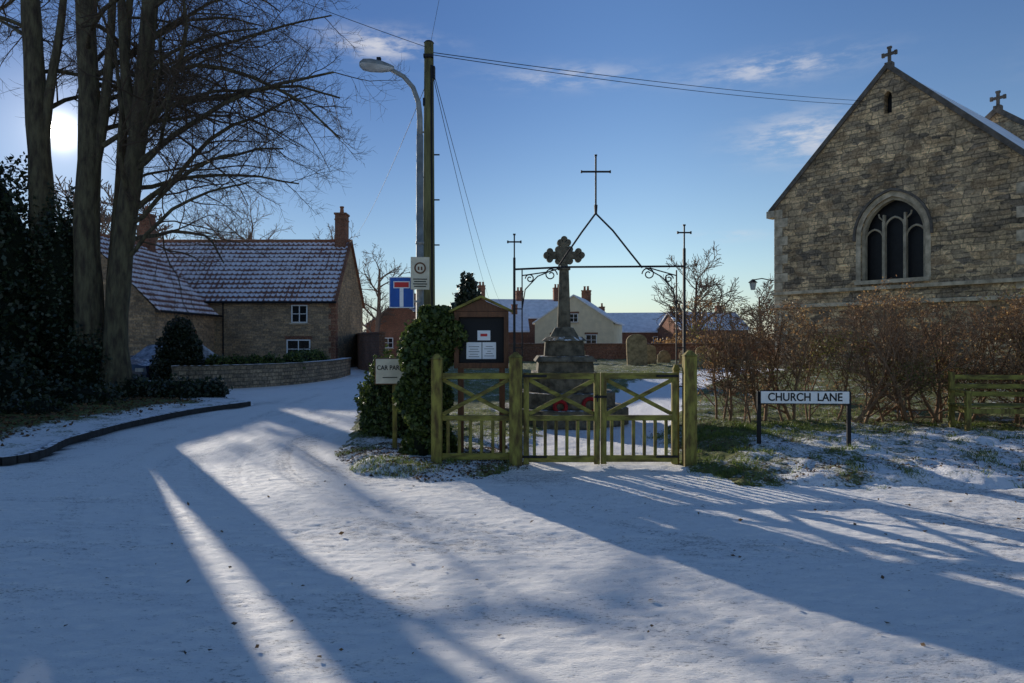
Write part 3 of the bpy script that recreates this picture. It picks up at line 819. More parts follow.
for s in (-1, 1):
    xe = cw / 2 + s * (cw / 2 + .12); sl = (cr - ce) / (cw / 2)
    z1 = ce - .12 * sl
    mb.add([(xe, .32, z1 + .1), (cw / 2, .32, cr + .1), (cw / 2, 10.2, cr + .1), (xe, 10.2, z1 + .1)], [(0, 1, 2, 3)], 'snowroof')
mb.build('chancel_roof', parent=CH)
mb = MB()
nx0, nx1 = cw / 2 - 5.2, cw / 2 + 5.2; ne = 6.9; nr = 11.25; ny = 10.2
mb.prism([(nx0, 0), (nx1, 0), (nx1, ne), (cw / 2, nr), (nx0, ne)], ny, ny + 14, 'church')
mb.bar((nx0 - .2, ny + .1, ne - .1), (cw / 2, ny + .1, nr + .12), .2, .45, 'coping'); mb.bar((nx1 + .2, ny + .1, ne - .1), (cw / 2, ny + .101, nr + .12), .2, .45, 'coping')
for s in (-1, 1):
    xe = cw / 2 + s * 5.35
    mb.add([(xe, ny + .34, ne - .08), (cw / 2, ny + .34, nr + .06), (cw / 2, ny + 14.2, nr + .06), (xe, ny + 14.2, ne - .08)], [(0, 1, 2, 3)], 'snowroof')
stone_cross(mb, cw / 2, ny + .1, nr + .15, .85)
mb.build('nave', parent=CH)
mb = MB()
mb.tube([(0, -.05, 3.85), (-.35, -.3, 3.95), (-.6, -.5, 3.9)], .02, 'iron', 6)
mb.frustum((-.6, -.5), 3.52, 3.8, .08, .13, 'lens', 6, 0); mb.frustum((-.6, -.5), 3.8, 3.93, .17, .03, 'iron', 6, 0)
mb.build('wall_lantern', parent=CH)

# ------------------------------------------------------------------ hedge on right
def hedge(name, x0, x1, yfun, hfun, nstem, seed, zf):
    R = np.random.default_rng(seed); out = {}
    spec = [(6, .10, .02, 9, .10, 42, .55, .55), (5, .17, .05, 7, .15, 44, .52, .6), (4, .20, .05, 5, .2, 45, .55, .6), (4, .2, .06, 0, 0, 0, 0, 0)]
    for i in range(nstem):
        x = x0 + (x1 - x0) * (i + R.random()) / nstem; y = yfun(x) + R.normal() * .18; h = hfun(x)
        d = np.array([R.normal() * .36, R.normal() * .28, 1.])
        grow(np.array([x, y, zf - .05]), d, h * (.80 + .25 * R.random()), .016 + .022 * R.random(), 0, spec, out, R)
    e = empty(name, (x0, yfun(x0), 0)); tips = []
    MI = Matrix.Translation((-x0, -yfun(x0), 0))
    for lv in out:
        br = []
        for p, r in out[lv]:
            hh = np.array([hfun(q) for q in p[:, 0]]) + zf + R.normal() * .05
            yy = np.array([yfun(q) for q in p[:, 0]])
            p = p.copy(); p[:, 2] = np.where(p[:, 2] > hh, hh + (p[:, 2] - hh) * .4, p[:, 2])
            dy = p[:, 1] - yy; p[:, 1] = yy + np.clip(dy, -.62, .62)
            p[:, 0] = np.clip(p[:, 0], x0 - .35, x1 + 1)
            br.append((p, np.maximum(r, .0035)))
        if lv >= 1:
            for p, r in br: tips.append(p)
        o = tubes('stems_%d' % lv, br, 5 if lv < 2 else 3, 'hedgetwig'); o.parent = e; o.matrix_parent_inverse = MI
    T = np.vstack([t[1:] for t in tips]); k = T[:, 2] > zf + .34 + .22 * np.sin(T[:, 0] * 4); T = T[k]
    dens = np.clip(.36 + 1.6 * vnoise(T[:, 0], T[:, 2], 2.6, 34), .02, .85)
    T = T[R.random(len(T)) < dens]; T = T + R.normal(size=T.shape) * .035
    g = vnoise(T[:, 0], T[:, 2] * 1.5, 1.3, 33) > .10
    for nm, q, mt in (('brown_leaves', T[~g], 'hedgeleaf'), ('green_leaves', T[g], 'hedgegreen')):
        o = leaves(nm, q, .019, mt); o.parent = e; o.matrix_parent_inverse = MI
    return e
hy = lambda x: 11.5 - .04 * (x - 3)
hh = lambda x: 1.78 + .12 * math.sin(x * 2.1) + .11 * math.sin(x * 4.1 + 1) + .06 * math.sin(x * 9.3) + .045 * (x - 3)
hedge('hawthorn_hedge', 3.3, 13.0, hy, hh, 60, 41, .18)

# ------------------------------------------------------------------ ivy post, bush
mb = MB(); mb.tube([(-1.14, 8.95, 0), (-1.14, 8.95, .8), (-1.06, 8.95, 1.6), (-1.02, 8.95, 1.9)], [.17, .18, .17, .1], 'core', 8)
e = empty('ivy_clad_post', (-1.14, 8.95, 0)); o = mb.build('ivy_core', (-1.14, 8.95, 0)); o.location = (0, 0, 0); o.parent = e  # dark core added inside the ivy to stop light passing its leaves
N = 15000; z = rng.random(N) * 2.04; th = rng.random(N) * 6.283
rad = (.235 + .06 * np.sin(z * 4 + th) + .06 * np.sin(z * 9 + 2 * th) + .05 * (z > 1.2)) * (.7 + .45 * rng.random(N)) * np.where(z > 1.75, np.sqrt(np.clip((2.12 - z) / .36, 0.02, 1)), 1)
cxx = -1.14 + .10 * fsm(z, .7, 1.6)
P = np.stack([cxx + rad * 1.15 * np.cos(th), 8.95 + rad * np.sin(th), z], 1)
o = leaves('ivy_leaves', P, .03, 'ivy', origin=(-1.14, 8.95, 0), aspect=.8); o.location = (0, 0, 0); o.parent = e
shrub('ivy_bush', [((-1.98, 10.8, .62), (.40, .42, .68)), ((-1.70, 10.5, .6), (.34, .36, .72)), ((-1.50, 10.45, 1.35), (.17, .17, .5)), ((-2.2, 11.1, .45), (.3, .4, .55))], 14000, .032, 'ivy', .18)

# ------------------------------------------------------------------ gate and fence
def gatepost(mb, x, y, w, h, z0=0):
    mb.box((x, y, (h + z0) / 2), (w, w, h - z0), 'wood'); mb.frustum((x, y), h + .002, h + .07, w / 2 + .012, .02, 'wood')
def leaf_gate(mb, x0, x1, y, zt=1.155, zm=.635, zb=.13, np_=6):
    w = .07
    mb.box((x0 + w / 2, y, .63), (w, .065, 1.13), 'wood'); mb.box((x1 - w / 2, y, .63), (w, .065, 1.13), 'wood')
    for z, hgt in ((zt, .075), (zm, .065), (zb, .08)): mb.box(((x0 + x1) / 2, y - .002, z), (x1 - x0 - 2 * w, .05, hgt), 'rail')
    a, b = x0 + w, x1 - w
    mb.bar((a, y - .018, zm + .05), (b, y - .018, zt - .05), .05, .03, 'rail'); mb.bar((a, y + .016, zt - .05), (b, y + .016, zm + .05), .05, .03, 'rail')
    for i in range(np_):
        x = a + (b - a) * (i + .5) / np_; mb.box((x, y + .003, (zm + zb) / 2), (.04, .03, zm - zb - .07), 'wood')
mb = MB(); gatepost(mb, -.93, 8.45, .13, 1.36); gatepost(mb, .045, 8.45, .16, 1.38)
for z, hgt in ((1.155, .075), (.635, .065), (.16, .08)): mb.box((-.45, 8.45, z), (.83, .05, hgt), 'rail')
mb.bar((-.86, 8.432, .68), (-.04, 8.432, 1.11), .05, .03, 'rail'); mb.bar((-.86, 8.466, 1.11), (-.04, 8.466, .68), .05, .03, 'rail')
for i in range(6): mb.box((-.86 + .83 * (i + .5) / 6, 8.452, .40), (.04, .03, .42), 'wood')
mb.build('wooden_fence_panel', (-.45, 8.45, 0), bevel=.005)
mb = MB(); leaf_gate(mb, .14, 1.085, 8.45); leaf_gate(mb, 1.10, 2.05, 8.47)
gatepost(mb, 2.20, 8.46, .15, 1.40); gatepost(mb, 2.07, 8.62, .07, 1.22)
for z in (1.155, .16):
    mb.box((.28, 8.405, z), (.30, .012, .03), 'iron'); mb.box((1.92, 8.425, z), (.28, .012, .03), 'iron')
mb.box((1.09, 8.405, .9), (.16, .02, .03), 'iron'); mb.tube([(1.05, 8.40, .93), (1.05, 8.38, .84)], .01, 'iron', 6)
mb.build('wooden_gate', (1.1, 8.45, 0), bevel=.005)

# ------------------------------------------------------------------ wrought iron overthrow
mb = MB(); Y = 8.8; xl, xr = .03, 2.22; zb = 2.53; xc = 1.10
def icross(x, z, s, w=.018):
    mb.box((x, Y, z + s * .5), (w, .015, s), 'iron'); mb.box((x, Y, z + s * .68), (s * .56, .016, w), 'iron')
    for dx, dz in ((-.28, .68), (.28, .68), (0, 1.0)): mb.box((x + dx * s, Y, z + dz * s), (.02, .02, .034) if dx else (.034, .02, .02), 'iron')
for x, zt in ((xl, 2.66), (xr, 2.78)):
    mb.box((x, Y, zt / 2), (.032, .032, zt), 'iron'); mb.box((x + (.10 if x < 1 else -.10), Y, 1.25), (.016, .016, 2.5), 'iron')
    for z in (.5, 1.0, 1.5, 2.0):
        mb.box((x + (.05 if x < 1 else -.05), Y, z), (.1, .014, .014), 'iron')
    icross(x, zt, .30)
mb.tube([(xl, Y, zb - .02), (xc - .4, Y, zb + .01), (xr, Y, zb + .02)], .013, 'iron', 8)
mb.tube([(xl + .1, Y, zb - .10), (xl + .45, Y, zb - .05), (xl + .6, Y, zb)], .008, 'iron', 6)
mb.tube([(xr - .1, Y, zb - .10), (xr - .35, Y, zb - .03), (xr - .45, Y, zb)], .008, 'iron', 6)
mb.tube([(xc - .50, Y, zb + .02), (xc - .38, Y, zb + .20), (xc - .2, Y, zb + .46), (xc - .03, Y, 3.22), (xc - .02, Y, 3.30)], .012, 'iron', 8)
mb.tube([(xc + .58, Y, zb), (xc + .42, Y, zb + .20), (xc + .20, Y, zb + .48), (xc - .01, Y, 3.22), (xc - .02, Y, 3.30)], .012, 'iron', 8)
mb.tube([(xc - .02, Y, 3.22), (xc - .02, Y, 3.34)], [.016, .024], 'iron', 8)
icross(xc - .02, 3.32, .66, .022)
def scroll(cx, cz, r, sgn, turns=1.4):
    pts = []
    for i in range(26):
        t = i / 25; a = t * turns * 2 * math.pi; rr = r * (1 - .75 * t)
        pts.append((cx + sgn * rr * math.cos(a), Y, cz + rr * math.sin(a)))
    mb.tube(pts, .008, 'iron', 6)
scroll(xc - .60, zb - .09, .085, 1); scroll(xc + .66, zb - .08, .085, -1)
scroll(xl + .2, zb - .14, .06, -1); scroll(xr - .2, zb - .14, .06, 1)
mb.tube([(xl + .1, Y, 2.0), (xl + .14, Y, 2.25), (xl + .3, Y, 2.42), (xl + .52, Y, zb - .02)], .008, 'iron', 6)
mb.tube([(xr - .1, Y, 2.0), (xr - .14, Y, 2.25), (xr - .3, Y, 2.42), (xr - .5, Y, zb)], .008, 'iron', 6)
mb.build('wrought_iron_overthrow', (xc, Y, 0))

# ------------------------------------------------------------------ notice board
mb = MB(); cx = -.40; y = 8.95
for dx in (-.27, .27): mb.box((cx + dx, y, .65), (.075, .075, 1.3), 'darkwood')
mb.box((cx, y + .06, 1.60), (.68, .03, .72), 'darkwood')
for dx in (-.325, .325): mb.box((cx + dx, y, 1.60), (.06, .12, .74), 'darkwood')
mb.box((cx, y, 1.265), (.59, .12, .07), 'darkwood'); mb.box((cx, y, 1.935), (.59, .12, .07), 'darkwood')
mb.prism([(cx - .36, 1.975), (cx + .36, 1.975), (cx, 2.13)], y - .05, y + .06, 'darkwood')
mb.bar((cx - .42, y - .01, 1.965), (cx, y - .01, 2.165), .03, .2, 'rail'); mb.bar((cx + .42, y - .01, 1.965), (cx, y - .011, 2.165), .03, .2, 'rail')
mb.box((cx, y + .038, 1.6), (.585, .012, .6), 'signblack')
mb.box((cx - .10, y + .028, 1.46), (.20, .006, .22), 'paper'); mb.box((cx + .10, y + .028, 1.46), (.18, .006, .22), 'paper')
mb.box((cx + .03, y + .028, 1.66), (.17, .006, .13), 'paper'); mb.box((cx + .03, y + .0235, 1.665), (.09, .003, .035), 'signred')
for i in range(5):
    mb.box((cx - .10, y + .0245, 1.38 + i * .033), (.14 - .03 * (i % 2), .002, .006), 'signblack'); mb.box((cx + .10, y + .0245, 1.39 + i * .031), (.13 - .04 * (i % 3), .002, .006), 'signblack')
mb.box((cx, y - .02, 1.31), (.1, .02, .02), 'iron')
mb.build('notice_board', (cx, y, 0), bevel=.004)

# ------------------------------------------------------------------ text helper
def text(s, size, loc, parent, mat, rz=0., name='lettering', ext=.002, sx=1.):
    cu = bpy.data.curves.new(name, 'FONT'); cu.body = s; cu.size = size; cu.align_x = 'CENTER'; cu.align_y = 'CENTER'; cu.extrude = ext
    cu.offset = size * .018
    ob = bpy.data.objects.new(name + '_c', cu); col.objects.link(ob)
    dg = bpy.context.evaluated_depsgraph_get(); me = bpy.data.meshes.new_from_object(ob.evaluated_get(dg)); bpy.data.objects.remove(ob)
    me.materials.clear(); me.materials.append(M[mat])
    o = bpy.data.objects.new(name, me); col.objects.link(o); o.rotation_euler = (math.pi / 2, 0, rz); o.scale = (sx, 1, 1)
    o.location = loc; o.parent = parent; return o

E = empty('street_name_sign', (3.9, 9.1, .1), math.radians(-4)); mb = MB()
for dx in (-.585, .585): mb.box((dx, .035, .38), (.05, .04, .86), 'signblack')
mb.box((0, 0, .735), (1.17, .02, .185), 'signblack'); mb.box((0, -.012, .735), (1.145, .008, .16), 'signwhite')
mb.build('sign_plate_and_posts', parent=E, bevel=.003)
text('CHURCH  LANE', .150, (0, -.018, .735), E, 'signblack', sx=.90)

E = empty('car_park_sign', (-1.66, 9.3, 0), math.radians(3)); mb = MB()
mb.box((.06, .03, .66), (.06, .05, 1.4), 'wood'); mb.box((0, 0, 1.175), (.41, .025, .36), 'darkwood'); mb.box((0, -.014, 1.175), (.385, .008, .335), 'signcream')
mb.build('board_and_post', parent=E, bevel=.003)
text('CAR PARK', .086, (0, -.02, 1.22), E, 'signblack', sx=.88)
mb = MB(); mb.box((0, -.02, 1.09), (.2, .003, .012), 'signblack'); mb.build('arrow', parent=E)

E = empty('street_lamp', (-1.35, 10, 0)); mb = MB()
mb.tube([(0, 0, 0), (0, 0, 1.2), (0, 0, 1.22), (0, 0, 4.6)], [.085, .085, .058, .05], 'galv', 12)
mb.tube([(0, 0, 4.55), (0, 0, 4.85), (-.02, 0, 5.08), (-.10, 0, 5.30), (-.24, 0, 5.46), (-.42, 0, 5.56)], [.045, .042, .038, .035, .033, .032], 'galv', 12)
mb.tube([(0, 0, 3.0), (0, 0, 3.04)], .062, 'galv', 12)
mb.build('column', parent=E, smooth=True)
mb = MB()
R = Matrix.Rotation(math.radians(7), 3, 'Y')
prof = [(.0, .04), (.06, .065), (.18, .10), (.34, .115), (.45, .10), (.50, .05)]
for k, (mt, sg) in enumerate((('galv', 1), ('lens', -1))):
    vs = []; n = 10
    for x, w in prof:
        for j in range(n + 1):
            a = math.pi * j / n; vs.append(R @ Vector((-x, w * math.cos(a), sg * w * (.85 if sg > 0 else .75) * math.sin(a))))
    fs = [(i * (n + 1) + j, i * (n + 1) + j + 1, (i + 1) * (n + 1) + j + 1, (i + 1) * (n + 1) + j) for i in range(len(prof) - 1) for j in range(n)]
    fs.append(tuple((len(prof) - 1) * (n + 1) + j for j in range(n + 1))); fs.append(tuple(range(n + 1)))
    mb.add([v + Vector((-.38, 0, 5.575)) for v in vs], fs, mt)
mb.box((-.60, 0, 5.70), (.06, .06, .07), 'signblack')
mb.build('lantern_head', parent=E, smooth=True)
E = empty('no_through_road_sign', (-1.60, 9.9, 0)); mb = MB()
mb.box((0, 0, 2.29), (.36, .008, .45), 'signwhite'); mb.box((0, -.006, 2.29), (.335, .005, .425), 'signblue')
mb.box((0, -.0105, 2.19), (.055, .004, .22), 'signwhite'); mb.box((0, -.0105, 2.332), (.055, .004, .062), 'signwhite')
mb.box((0, -.012, 2.40), (.21, .005, .075), 'signred')
mb.box((0, -.0105, 2.40), (.235, .003, .10), 'signwhite')
mb.box((.2, .03, 2.42), (.14, .02, .03), 'galv'); mb.box((.2, .03, 2.16), (.14, .02, .03), 'galv')
mb.build('plate', parent=E)
E = empty('neighbourhood_watch_sign', (-1.33, 9.88, 0), math.radians(8)); mb = MB()
mb.box((0, 0, 2.565), (.27, .008, .47), 'signcream'); mb.tube([(0, -.004, 2.64), (0, -.009, 2.64)], .085, 'darkwood', 20); mb.tube([(0, -.009, 2.64), (0, -.012, 2.64)], .062, 'signcream', 20)
for sx in (-1, 1): mb.box((sx * .022, -.014, 2.635), (.022, .003, .05), 'darkwood')
for i in range(4): mb.box((0, -.006, 2.48 - i * .035), (.2 - .03 * (i % 2), .004, .014), 'signblack')
mb.box((0, .03, 2.7), (.12, .03, .03), 'galv'); mb.box((0, .03, 2.42), (.12, .03, .03), 'galv')
mb.build('plate', parent=E)

E = empty('telegraph_pole', (-1.40, 11.5, 0)); mb = MB()
mb.tube([(0, 0, 0), (0, 0, 3), (0, 0, 6.6)], [.115, .10, .078], 'pole', 12); mb.frustum((0, 0), 6.602, 6.63, .085, .06, 'iron', 12)
mb.box((.0, -.08, 6.35), (.16, .08, .05), 'iron'); mb.box((.08, 0, 6.1), (.05, .1, .2), 'iron'); mb.box((-.07, -.02, 5.6), (.05, .08, .12), 'signblack')
for i in range(6): mb.box(((-1) ** i * .12, 0, 3.2 + i * .38), (.12, .02, .02), 'iron')
mb.tube([(.06, -.08, 0), (.06, -.08, 3), (.05, -.07, 6.2)], .018, 'signblack', 6)
mb.build('pole', parent=E)
def cable(name, a, b, sag, r=.008):
    a = Vector(a); b = Vector(b); pts = []
    for i in range(25):
        t = i / 24; p = a.lerp(b, t); p.z -= sag * 4 * t * (1 - t); pts.append(p)
    m = MB(); m.tube(pts, r, 'cable', 5); return m.build(name, a)
cable('overhead_cable', (-1.32, 11.5, 6.44), (12.0, 23.4, 9.80), .10, .007)
cable('overhead_cable', (-1.32, 11.5, 6.40), (12.1, 23.3, 9.62), .14, .007)
cable('overhead_cable', (-1.4, 11.45, 6.5), (-7, 7.5, 7.3), .1, .005)
cable('overhead_cable', (-1.38, 11.45, 6.5), (.6, 3, 8), .05, .003)
cable('overhead_cable', (-1.32, 11.5, 6.1), (-.7, 66, 4.6), .8, .006)
cable('overhead_cable', (-1.32, 11.5, 6.0), (-1.6, 66, 4.6), .9, .006)
cable('overhead_cable', (-1.45, 11.5, 5.9), (-9.4, 39, 7.1), .5, .005)

# ------------------------------------------------------------------ war memorial
mb = MB(); c = (.99, 13)
for h, z0, z1 in ((1.15, .05, .36), (.92, .36, .64), (.70, .64, .92)): mb.frustum(c, z0, z1 - .002, h, h, 'memorial', 8, math.pi / 8)
mb.frustum(c, .92, 1.0, .62, .60, 'memorial'); mb.frustum(c, 1.002, 1.20, .52, .50, 'memorial'); mb.frustum(c, 1.202, 1.30, .57, .50, 'memorial')
mb.frustum(c, 1.302, 1.58, .38, .36, 'memorial', 8, math.pi / 8); mb.frustum(c, 1.582, 1.66, .42, .33, 'memorial', 8, math.pi / 8)
mb.frustum(c, 1.662, 1.84, .27, .17, 'memorial', 8, math.pi / 8)
mb.frustum(c, 1.84, 2.93, .125, .09, 'memorial', 8, math.pi / 8)
mb.frustum(c, 2.93, 2.99, .12, .12, 'memorial', 8, math.pi / 8)
zc = 3.21
mb.box((c[0], c[1], zc + .02), (.14, .13, .50), 'memorial'); mb.box((c[0], c[1], zc), (.54, .125, .14), 'memorial')
mb.tube([(c[0], c[1] - .075, zc), (c[0], c[1] + .075, zc)], .15, 'memorial', 12)
for dx, dz in ((-1, 0), (1, 0), (0, 1)):
    bx, bz = c[0] + dx * .27, zc + dz * .24
    for ox, oz in ((dx * .06, dz * .06), (dz * .07, dx * .07), (-dz * .07, -dx * .07)):
        mb.tube([(bx + ox, c[1] - .068, bz + oz), (bx + ox, c[1] + .068, bz + oz)], .066, 'memorial', 10)
for sx in (-1, 1):
    for sz in (-1, 1): mb.tube([(c[0] + sx * .11, c[1] - .05, zc + sz * .11), (c[0] + sx * .11, c[1] + .05, zc + sz * .11)], .065, 'memorial', 10)
mb.build('war_memorial_cross', (c[0], c[1], 0), bevel=.01)
for (x, y, z, t, q) in ((1.38, 12.02, .45, .35, .12), (.85, 12.0, .42, .3, .10)):
    mb = MB(); pts = [(x + q * math.cos(a), y + q * math.sin(a) * math.sin(t), z + q * math.sin(a) * math.cos(t)) for a in np.linspace(0, 2 * math.pi, 25)]
    mb.tube(pts, .035, 'poppy', 8, False); mb.build('poppy_wreath', (x, y, z))

def grave(x, y, w, h, rz, z0=.40, style=0):
    mb = MB(); n = 10; pts = [(-w / 2, 0), (-w / 2, h - w * .35)]
    if style == 0:
        for i in range(n + 1): a = math.pi - math.pi * i / n; pts.append((w / 2 * math.cos(a), h - w * .35 + w * .35 * math.sin(a)))
    elif style == 1:
        pts += [(-w * .36, h - w * .3), (-w * .3, h - w * .12), (0, h), (w * .3, h - w * .12), (w * .36, h - w * .3), (w / 2, h - w * .35)]
    else:
        pts += [(0, h), (w / 2, h - w * .35)]
    pts.append((w / 2, 0)); mb.prism(pts, -.06, .06, 'grave')
    mb.box((0, 0, .03), (w + .2, .3, .12), 'grave')
    o = mb.build('gravestone', bevel=.01); o.location = (x, y, z0); o.rotation_euler = (math.radians(random.uniform(-3, 3)), math.radians(random.uniform(-3, 3)), rz)
for g in ((5.15, 28, .85, 1.45, .1, .40, 0), (5.95, 29.5, .6, 1.0, -.1, .40, 0), (6.9, 31, .6, .75, .1, .40, 1), (7.7, 30, .7, .8, 0, .40, 0), (8.6, 29, .6, .9, .2, .40, 2),
          (2.9, 30, .7, .95, .1, .40, 1), (9.2, 33, .7, .9, .1, .40, 0), (-1.6, 27, .6, .8, .1, .40, 0), (7.2, 26, .6, .7, 0, .40, 0)): grave(*g)

E = empty('wooden_bench', (7.45, 10.35, .18), math.radians(-6)); mb = MB()
for x in (-.62, .62):
    mb.box((x, -.22, .31), (.07, .07, .62), 'wood'); mb.box((x, .24, .46), (.07, .07, .92), 'wood')
    mb.box((x, .01, .64), (.08, .54, .04), 'wood'); mb.box((x, .01, .36), (.05, .40, .07), 'wood')
for i in range(4): mb.box((0, -.2 + i * .125, .43), (1.38, .1, .03), 'rail')
for z in (.58, .70, .84): mb.box((0, .265, z), (1.17, .025, .075), 'rail')
mb.box((0, -.23, .36), (1.17, .03, .07), 'wood')
mb.build('seat_back_and_legs', parent=E, bevel=.004)

E = empty('parked_car', (-12.25, 24.4, .02), math.radians(-14)); mb = MB()
def loft(sections, mat):
    n = len(sections[0]); vs = [p for s in sections for p in s]
    fs = [(i * n + j, i * n + (j + 1) % n, (i + 1) * n + (j + 1) % n, (i + 1) * n + j) for i in range(len(sections) - 1) for j in range(n)]
    fs += [tuple(range(n)), tuple((len(sections) - 1) * n + j for j in range(n))]
    mb.add(vs, fs, mat)
def sec(y, w, zb, zt, ztc): return [(-w, y, zb), (-w * 1.02, y, (zb + zt) / 2), (-w * .95, y, zt), (-w * .5, y, ztc), (w * .5, y, ztc), (w * .95, y, zt), (w * 1.02, y, (zb + zt) / 2), (w, y, zb)]
loft([sec(-2.05, .72, .35, .55, .6), sec(-1.95, .80, .25, .72, .78), sec(-1.1, .85, .22, .86, .93), sec(0, .87, .22, .93, .96), sec(1.4, .86, .22, .95, .99), sec(1.95, .80, .3, .85, .9), sec(2.03, .74, .4, .7, .75)], 'carpaint')
loft([sec(-1.05, .78, .86, .90, .92), sec(-.35, .68, .9, 1.36, 1.41), sec(1.0, .67, .9, 1.38, 1.44), sec(1.75, .76, .9, .96, .98)], 'frost')
loft([sec(-.34, .66, 1.385, 1.40, 1.43), sec(.3, .66, 1.40, 1.43, 1.47), sec(1.0, .65, 1.40, 1.42, 1.46)], 'carpaint')
for x in (-.8, .8):
    for yy in (-1.3, 1.3):
        mb.tube([(x - .1, yy, .31), (x + .1, yy, .31)], .31, 'rubber', 18); mb.tube([(x - .105, yy, .31), (x + .105, yy, .31)], .19, 'galv', 12)
    mb.box((x * .75, -2.03, .60), (.3, .06, .12), 'lens'); mb.box((x * 1.15, -.75, .98), (.16, .1, .12), 'carpaint')
mb.box((0, -2.07, .42), (.5, .02, .11), 'signwhite')
mb.build('body', parent=E, smooth=False, bevel=.02)

# ------------------------------------------------------------------ grass, leaf litter
def blades(name, P, h, w, mat):
    N = len(P); a = rng.random(N) * 6.283; lean = rng.normal(size=(N, 2)) * .5
    hh_ = h * (.5 + rng.random(N)); dx = np.cos(a) * w; dy = np.sin(a) * w
    V = np.stack([P + np.stack([-dx, -dy, 0 * dx], 1), P + np.stack([dx, dy, 0 * dx], 1),
                  P + np.stack([lean[:, 0] * hh_, lean[:, 1] * hh_, hh_], 1)], 1).reshape(-1, 3)
    return np_mesh(name, V, np.arange(N * 3).reshape(N, 3), mat)
def scatter(n, x0, x1, y0, y1, dens, seed, hf=cy_z):
    R = np.random.default_rng(seed); X = x0 + (x1 - x0) * R.random(n); Yy = y0 + (y1 - y0) * R.random(n)
    k = R.random(n) < dens(X, Yy); X = X[k]; Yy = Yy[k]; return np.stack([X, Yy, hf(X, Yy)], 1)
g1 = scatter(90000, 2.1, 9.5, 7.2, 11.2, lambda X, Y: np.clip((.75 * fsm(-distline(X, Y, GL), -.8, -.1)) * (vnoise(X, Y, 3.3, 59) > -.1) + .02 + .45 * (vnoise(X, Y, 1.7, 51) > .27) + .6 * (vnoise(X, Y, 4.3, 57) > .30), 0, 1) * (vnoise(X, Y, 7, 52) > -.08), 1)
g2 = scatter(70000, -3, 8, 9.4, 24, lambda X, Y: .5 * (vnoise(X, Y, 1.1, 53) > -.12) * (distline(X, Y, PATH) > 1.0) * (sdpoly(X, Y, CY) > .3), 2)
g3 = scatter(16000, -2.6, 0, 7.5, 9.4, lambda X, Y: .5 * (vnoise(X, Y, 3, 54) > .05) * (sdpoly(X, Y, CY) > .15), 3)
blades('grass', np.vstack([g1, g2, g3]), .055, .004, 'grassb')
l1 = scatter(9000, -2.8, .2, 7.4, 9.6, lambda X, Y: .6 * (vnoise(X, Y, 2.5, 55) > -.1) * (sdpoly(X, Y, CY) > .03), 4)
l2 = scatter(18000, 2.3, 11, 7.2, 11.6, lambda X, Y: .40 * (vnoise(X, Y, 1.6, 56) > .0) + .3 * fsm(Y, 10, 11), 5)
l4 = scatter(16000, -14, -7.2, 9, 18, lambda X, Y: .6 * fsm(sdpoly(X, Y, LV) + .6 * vnoise(X, Y, 2, 58), .5, 1.8), 15, lv_z)
l1[:, 2] += .012; l2[:, 2] += .012; l4[:, 2] += .015
R5 = np.random.default_rng(6); l3 = np.stack([-3.2 + 9 * R5.random(160), 3.2 + 5 * R5.random(160), 0 * R5.random(160) + .035], 1)
leaves('fallen_leaves', np.vstack([l1, l2, l3]), .018, 'litter', flat=.75, aspect=.6)
leaves('fallen_leaves', l4, .035, 'litter', flat=.6, aspect=.6)

R6 = np.random.default_rng(8); P = []
for i in range(150):
    a = math.radians(-100 + 200 * R6.random()); d = 120 + 60 * R6.random(); h = 2.2 + 2.2 * R6.random()
    c = (d * math.sin(a), d * math.cos(a), h * .5)
    q = unit(R6.normal(size=(260, 3))) * (R6.random((260, 1)) ** .5) * np.array([6, 4, h * .6]) + np.array(c); P.append(q)
P = np.vstack(P); P = P[P[:, 2] > 0]
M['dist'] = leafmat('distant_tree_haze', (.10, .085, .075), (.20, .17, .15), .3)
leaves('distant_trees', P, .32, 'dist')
P = np.vstack([blob_pts(700, (x, 38.5 + R6.random() * 2, .9 + .5 * R6.random()), (1.1, .6, .9), .15, .2) for x in np.arange(9, 24, 1.1)]); P = P[P[:, 2] > .3]
leaves('bare_shrubs', P, .07, 'hedgeleaf')

# ------------------------------------------------------------------ sky, sun, camera
EL = math.radians(14.3); AZ = math.radians(33.5)
sd = Vector((-math.sin(AZ) * math.cos(EL), math.cos(AZ) * math.cos(EL), math.sin(EL)))
w = bpy.data.worlds.new('World'); sc.world = w; w.use_nodes = True; nt = w.node_tree; nt.nodes.clear()
out = nt.nodes.new('ShaderNodeOutputWorld'); bg = nt.nodes.new('ShaderNodeBackground'); L(nt, bg.outputs[0], out.inputs[0])
sky = nt.nodes.new('ShaderNodeTexSky'); sky.sky_type = 'NISHITA'; sky.sun_disc = False; sky.sun_elevation = EL; sky.sun_rotation = -AZ
sky.air_density = 1.0; sky.dust_density = .05; sky.ozone_density = 1.3
bg.inputs[1].default_value = .128
tc = nt.nodes.new('ShaderNodeTexCoord')
nrm = nt.nodes.new('ShaderNodeVectorMath'); nrm.operation = 'NORMALIZE'; L(nt, tc.outputs['Generated'], nrm.inputs[0])
dt = nt.nodes.new('ShaderNodeVectorMath'); dt.operation = 'DOT_PRODUCT'; L(nt, nrm.outputs[0], dt.inputs[0]); dt.inputs[1].default_value = sd
sx = nt.nodes.new('ShaderNodeSeparateXYZ'); L(nt, nrm.outputs[0], sx.inputs[0])
skc = mixc(nt, 1., sky.outputs[0], (.88, .95, 1.08), 'MULTIPLY')
